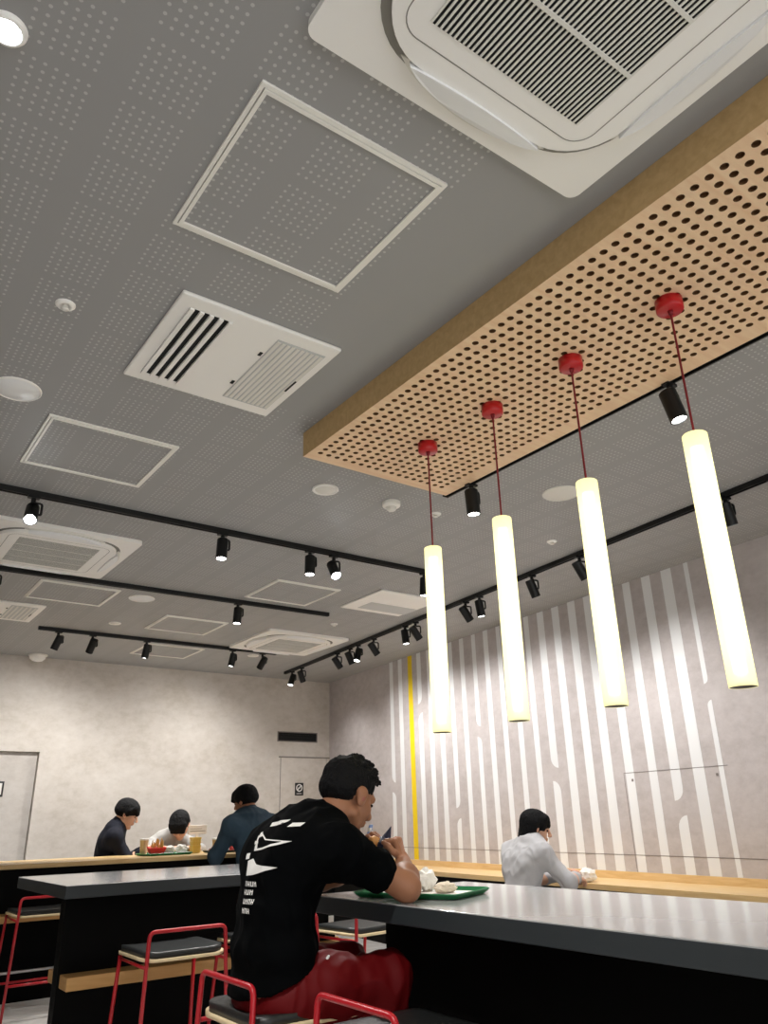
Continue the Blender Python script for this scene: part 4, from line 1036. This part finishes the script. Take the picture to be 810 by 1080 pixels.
bm = nb(); box(bm, -.012, .012, -.004, .004, .010, .150); obj('stem', bm, M_WHITE2, t)
bm = nb(); box(bm, -.088, .088, -.006, .006, .150, .225, bev=.002); cd = obj('card', bm, M_WHITE, t)
bm = nb(); box(bm, -.075, .075, -.0068, -.006, .172, .178); box(bm, -.075, .040, -.0068, -.006, .192, .196); obj('grey_lines', bm, M_SEAMW, cd)

M_NAVYS = mat('navy_shirt', '#10131f', .8, spec=.2); M_GREYS = mat('grey_shirt', '#a3a09c', .85, spec=.2); M_BLUEJ = mat('blue_denim', '#2d3e4b', .8, spec=.2, var=.12, vscale=25)
M_DARKT = mat('dark_trousers', '#15161a', .8); M_SHIRTW = mat('pale_grey_shirt', '#bcbbbd', .8, spec=.2)
J = dict(hip=(2.36, 7.52, -.46), chest=(2.34, 7.50, -.20), neck=(2.405, 7.44, -.020), head=(2.475, 7.41, .085), shR=(2.34, 7.29, -.115), shL=(2.46, 7.62, -.115), elR=(2.46, 7.22, -.30), wrR=(2.58, 7.14, -.215), elL=(2.56, 7.52, -.30), wrL=(2.60, 7.29, -.215),
         knR=(2.48, 7.32, -.50), knL=(2.58, 7.46, -.50), anR=(2.48, 7.33, -.98), anL=(2.57, 7.46, -.98))
person('person with black bowl haircut and navy top at the back counter', (2.36, 7.52), J, math.radians(-20), math.radians(-24), math.radians(22), M_SKIN2, M_NAVYS, M_DARKT, hair_bowl, sleeve=1.9, bulk=.92, voxel=.0065, collar=M_NAVYS)
J = dict(hip=(2.935, 7.600, -.46), chest=(2.875, 7.560, -.25), neck=(2.915, 7.420, -.115), head=(2.940, 7.300, -.020), shR=(2.735, 7.440, -.20), shL=(3.105, 7.460, -.20), elR=(2.675, 7.200, -.24), wrR=(2.855, 7.080, -.215), elL=(3.13, 7.26, -.24), wrL=(2.94, 7.06, -.215),
         knR=(2.835, 7.300, -.50), knL=(3.035, 7.300, -.50), anR=(2.835, 7.340, -.98), anL=(3.035, 7.340, -.98))
person('person in a light grey shirt with head bowed over the food on the back counter', (2.935, 7.60), J, math.radians(-95), math.radians(-125), math.radians(48), M_SKIN2, M_GREYS, M_DARKT, hair_flop, sleeve=1.5, bulk=.95, voxel=.0065)
J = dict(hip=(3.14, 6.12, -.46), chest=(3.10, 6.10, -.16), neck=(3.11, 6.22, .045), head=(3.085, 6.27, .155), shR=(3.31, 6.20, -.035), shL=(2.92, 6.16, -.035), elR=(3.44, 6.32, -.22), wrR=(3.30, 6.52, -.215), elL=(2.84, 6.26, -.26), wrL=(2.96, 6.52, -.215),
         knR=(3.24, 6.30, -.55), knL=(3.02, 6.30, -.55), anR=(3.24, 6.28, -.98), anL=(3.02, 6.28, -.98))
person('person in a dark blue denim jacket, back turned, at the back counter', (3.14, 6.12), J, math.radians(98), math.radians(118), math.radians(16), M_SKIN, M_BLUEJ, M_DARKT, hair_bowl, sleeve=1.95, bulk=1.08, voxel=.0065, collar=M_BLUEJ)
# the woman at the wall counter
J = dict(hip=(3.985, 4.035, -.68), chest=(3.985, 4.025, -.37), neck=(4.110, 4.010, -.185), head=(4.155, 4.000, -.092), shR=(4.055, 3.870, -.250), shL=(4.085, 4.175, -.250), elR=(4.155, 3.745, -.415), wrR=(4.385, 3.885, -.405), elL=(4.295, 4.205, -.43), wrL=(4.455, 4.065, -.395),
         knR=(4.355, 3.925, -.68), knL=(4.375, 4.145, -.68), anR=(4.285, 3.925, -1.04), anL=(4.305, 4.145, -1.04))
person('person with a black bob in a pale grey shirt, seated at the wall counter', (3.985, 4.035), J, math.radians(-8), math.radians(-38), math.radians(14), M_SKIN2, M_SHIRTW, M_DARKT, hair_bob, sleeve=1.86, bulk=.88, voxel=.005, fold=.009, collar=M_SHIRTW, hs=.97,
    hands={'R': ((.9, .25, -.1), (0, .5, -.8), 1, (.4, .5, .4), .9), 'L': ((.6, -.5, .1), (.2, -.7, -.5), -1, (.6, .8, .5), .9)})
t = ball(4.575, 3.955, ZC+.004, .062, 61, 'white paper wrapper held by the person with the black bob', (1.1, .9, .75))

# the seats under the people at the back
dup(st, (2.36, 7.52, 0), math.radians(-110), 'red framed stool under the person with the black bowl haircut')
dup(st, (2.935, 7.62, 0), math.radians(175), 'red framed stool under the person in the light grey shirt')
dup(st, (3.14, 6.09, 0), math.radians(8), 'red framed stool under the person in the blue denim jacket')
q = dup(st, (3.99, 4.03, 0), math.radians(-98), 'low red framed stool under the person with the black bob'); q.scale = (1, 1, .68)
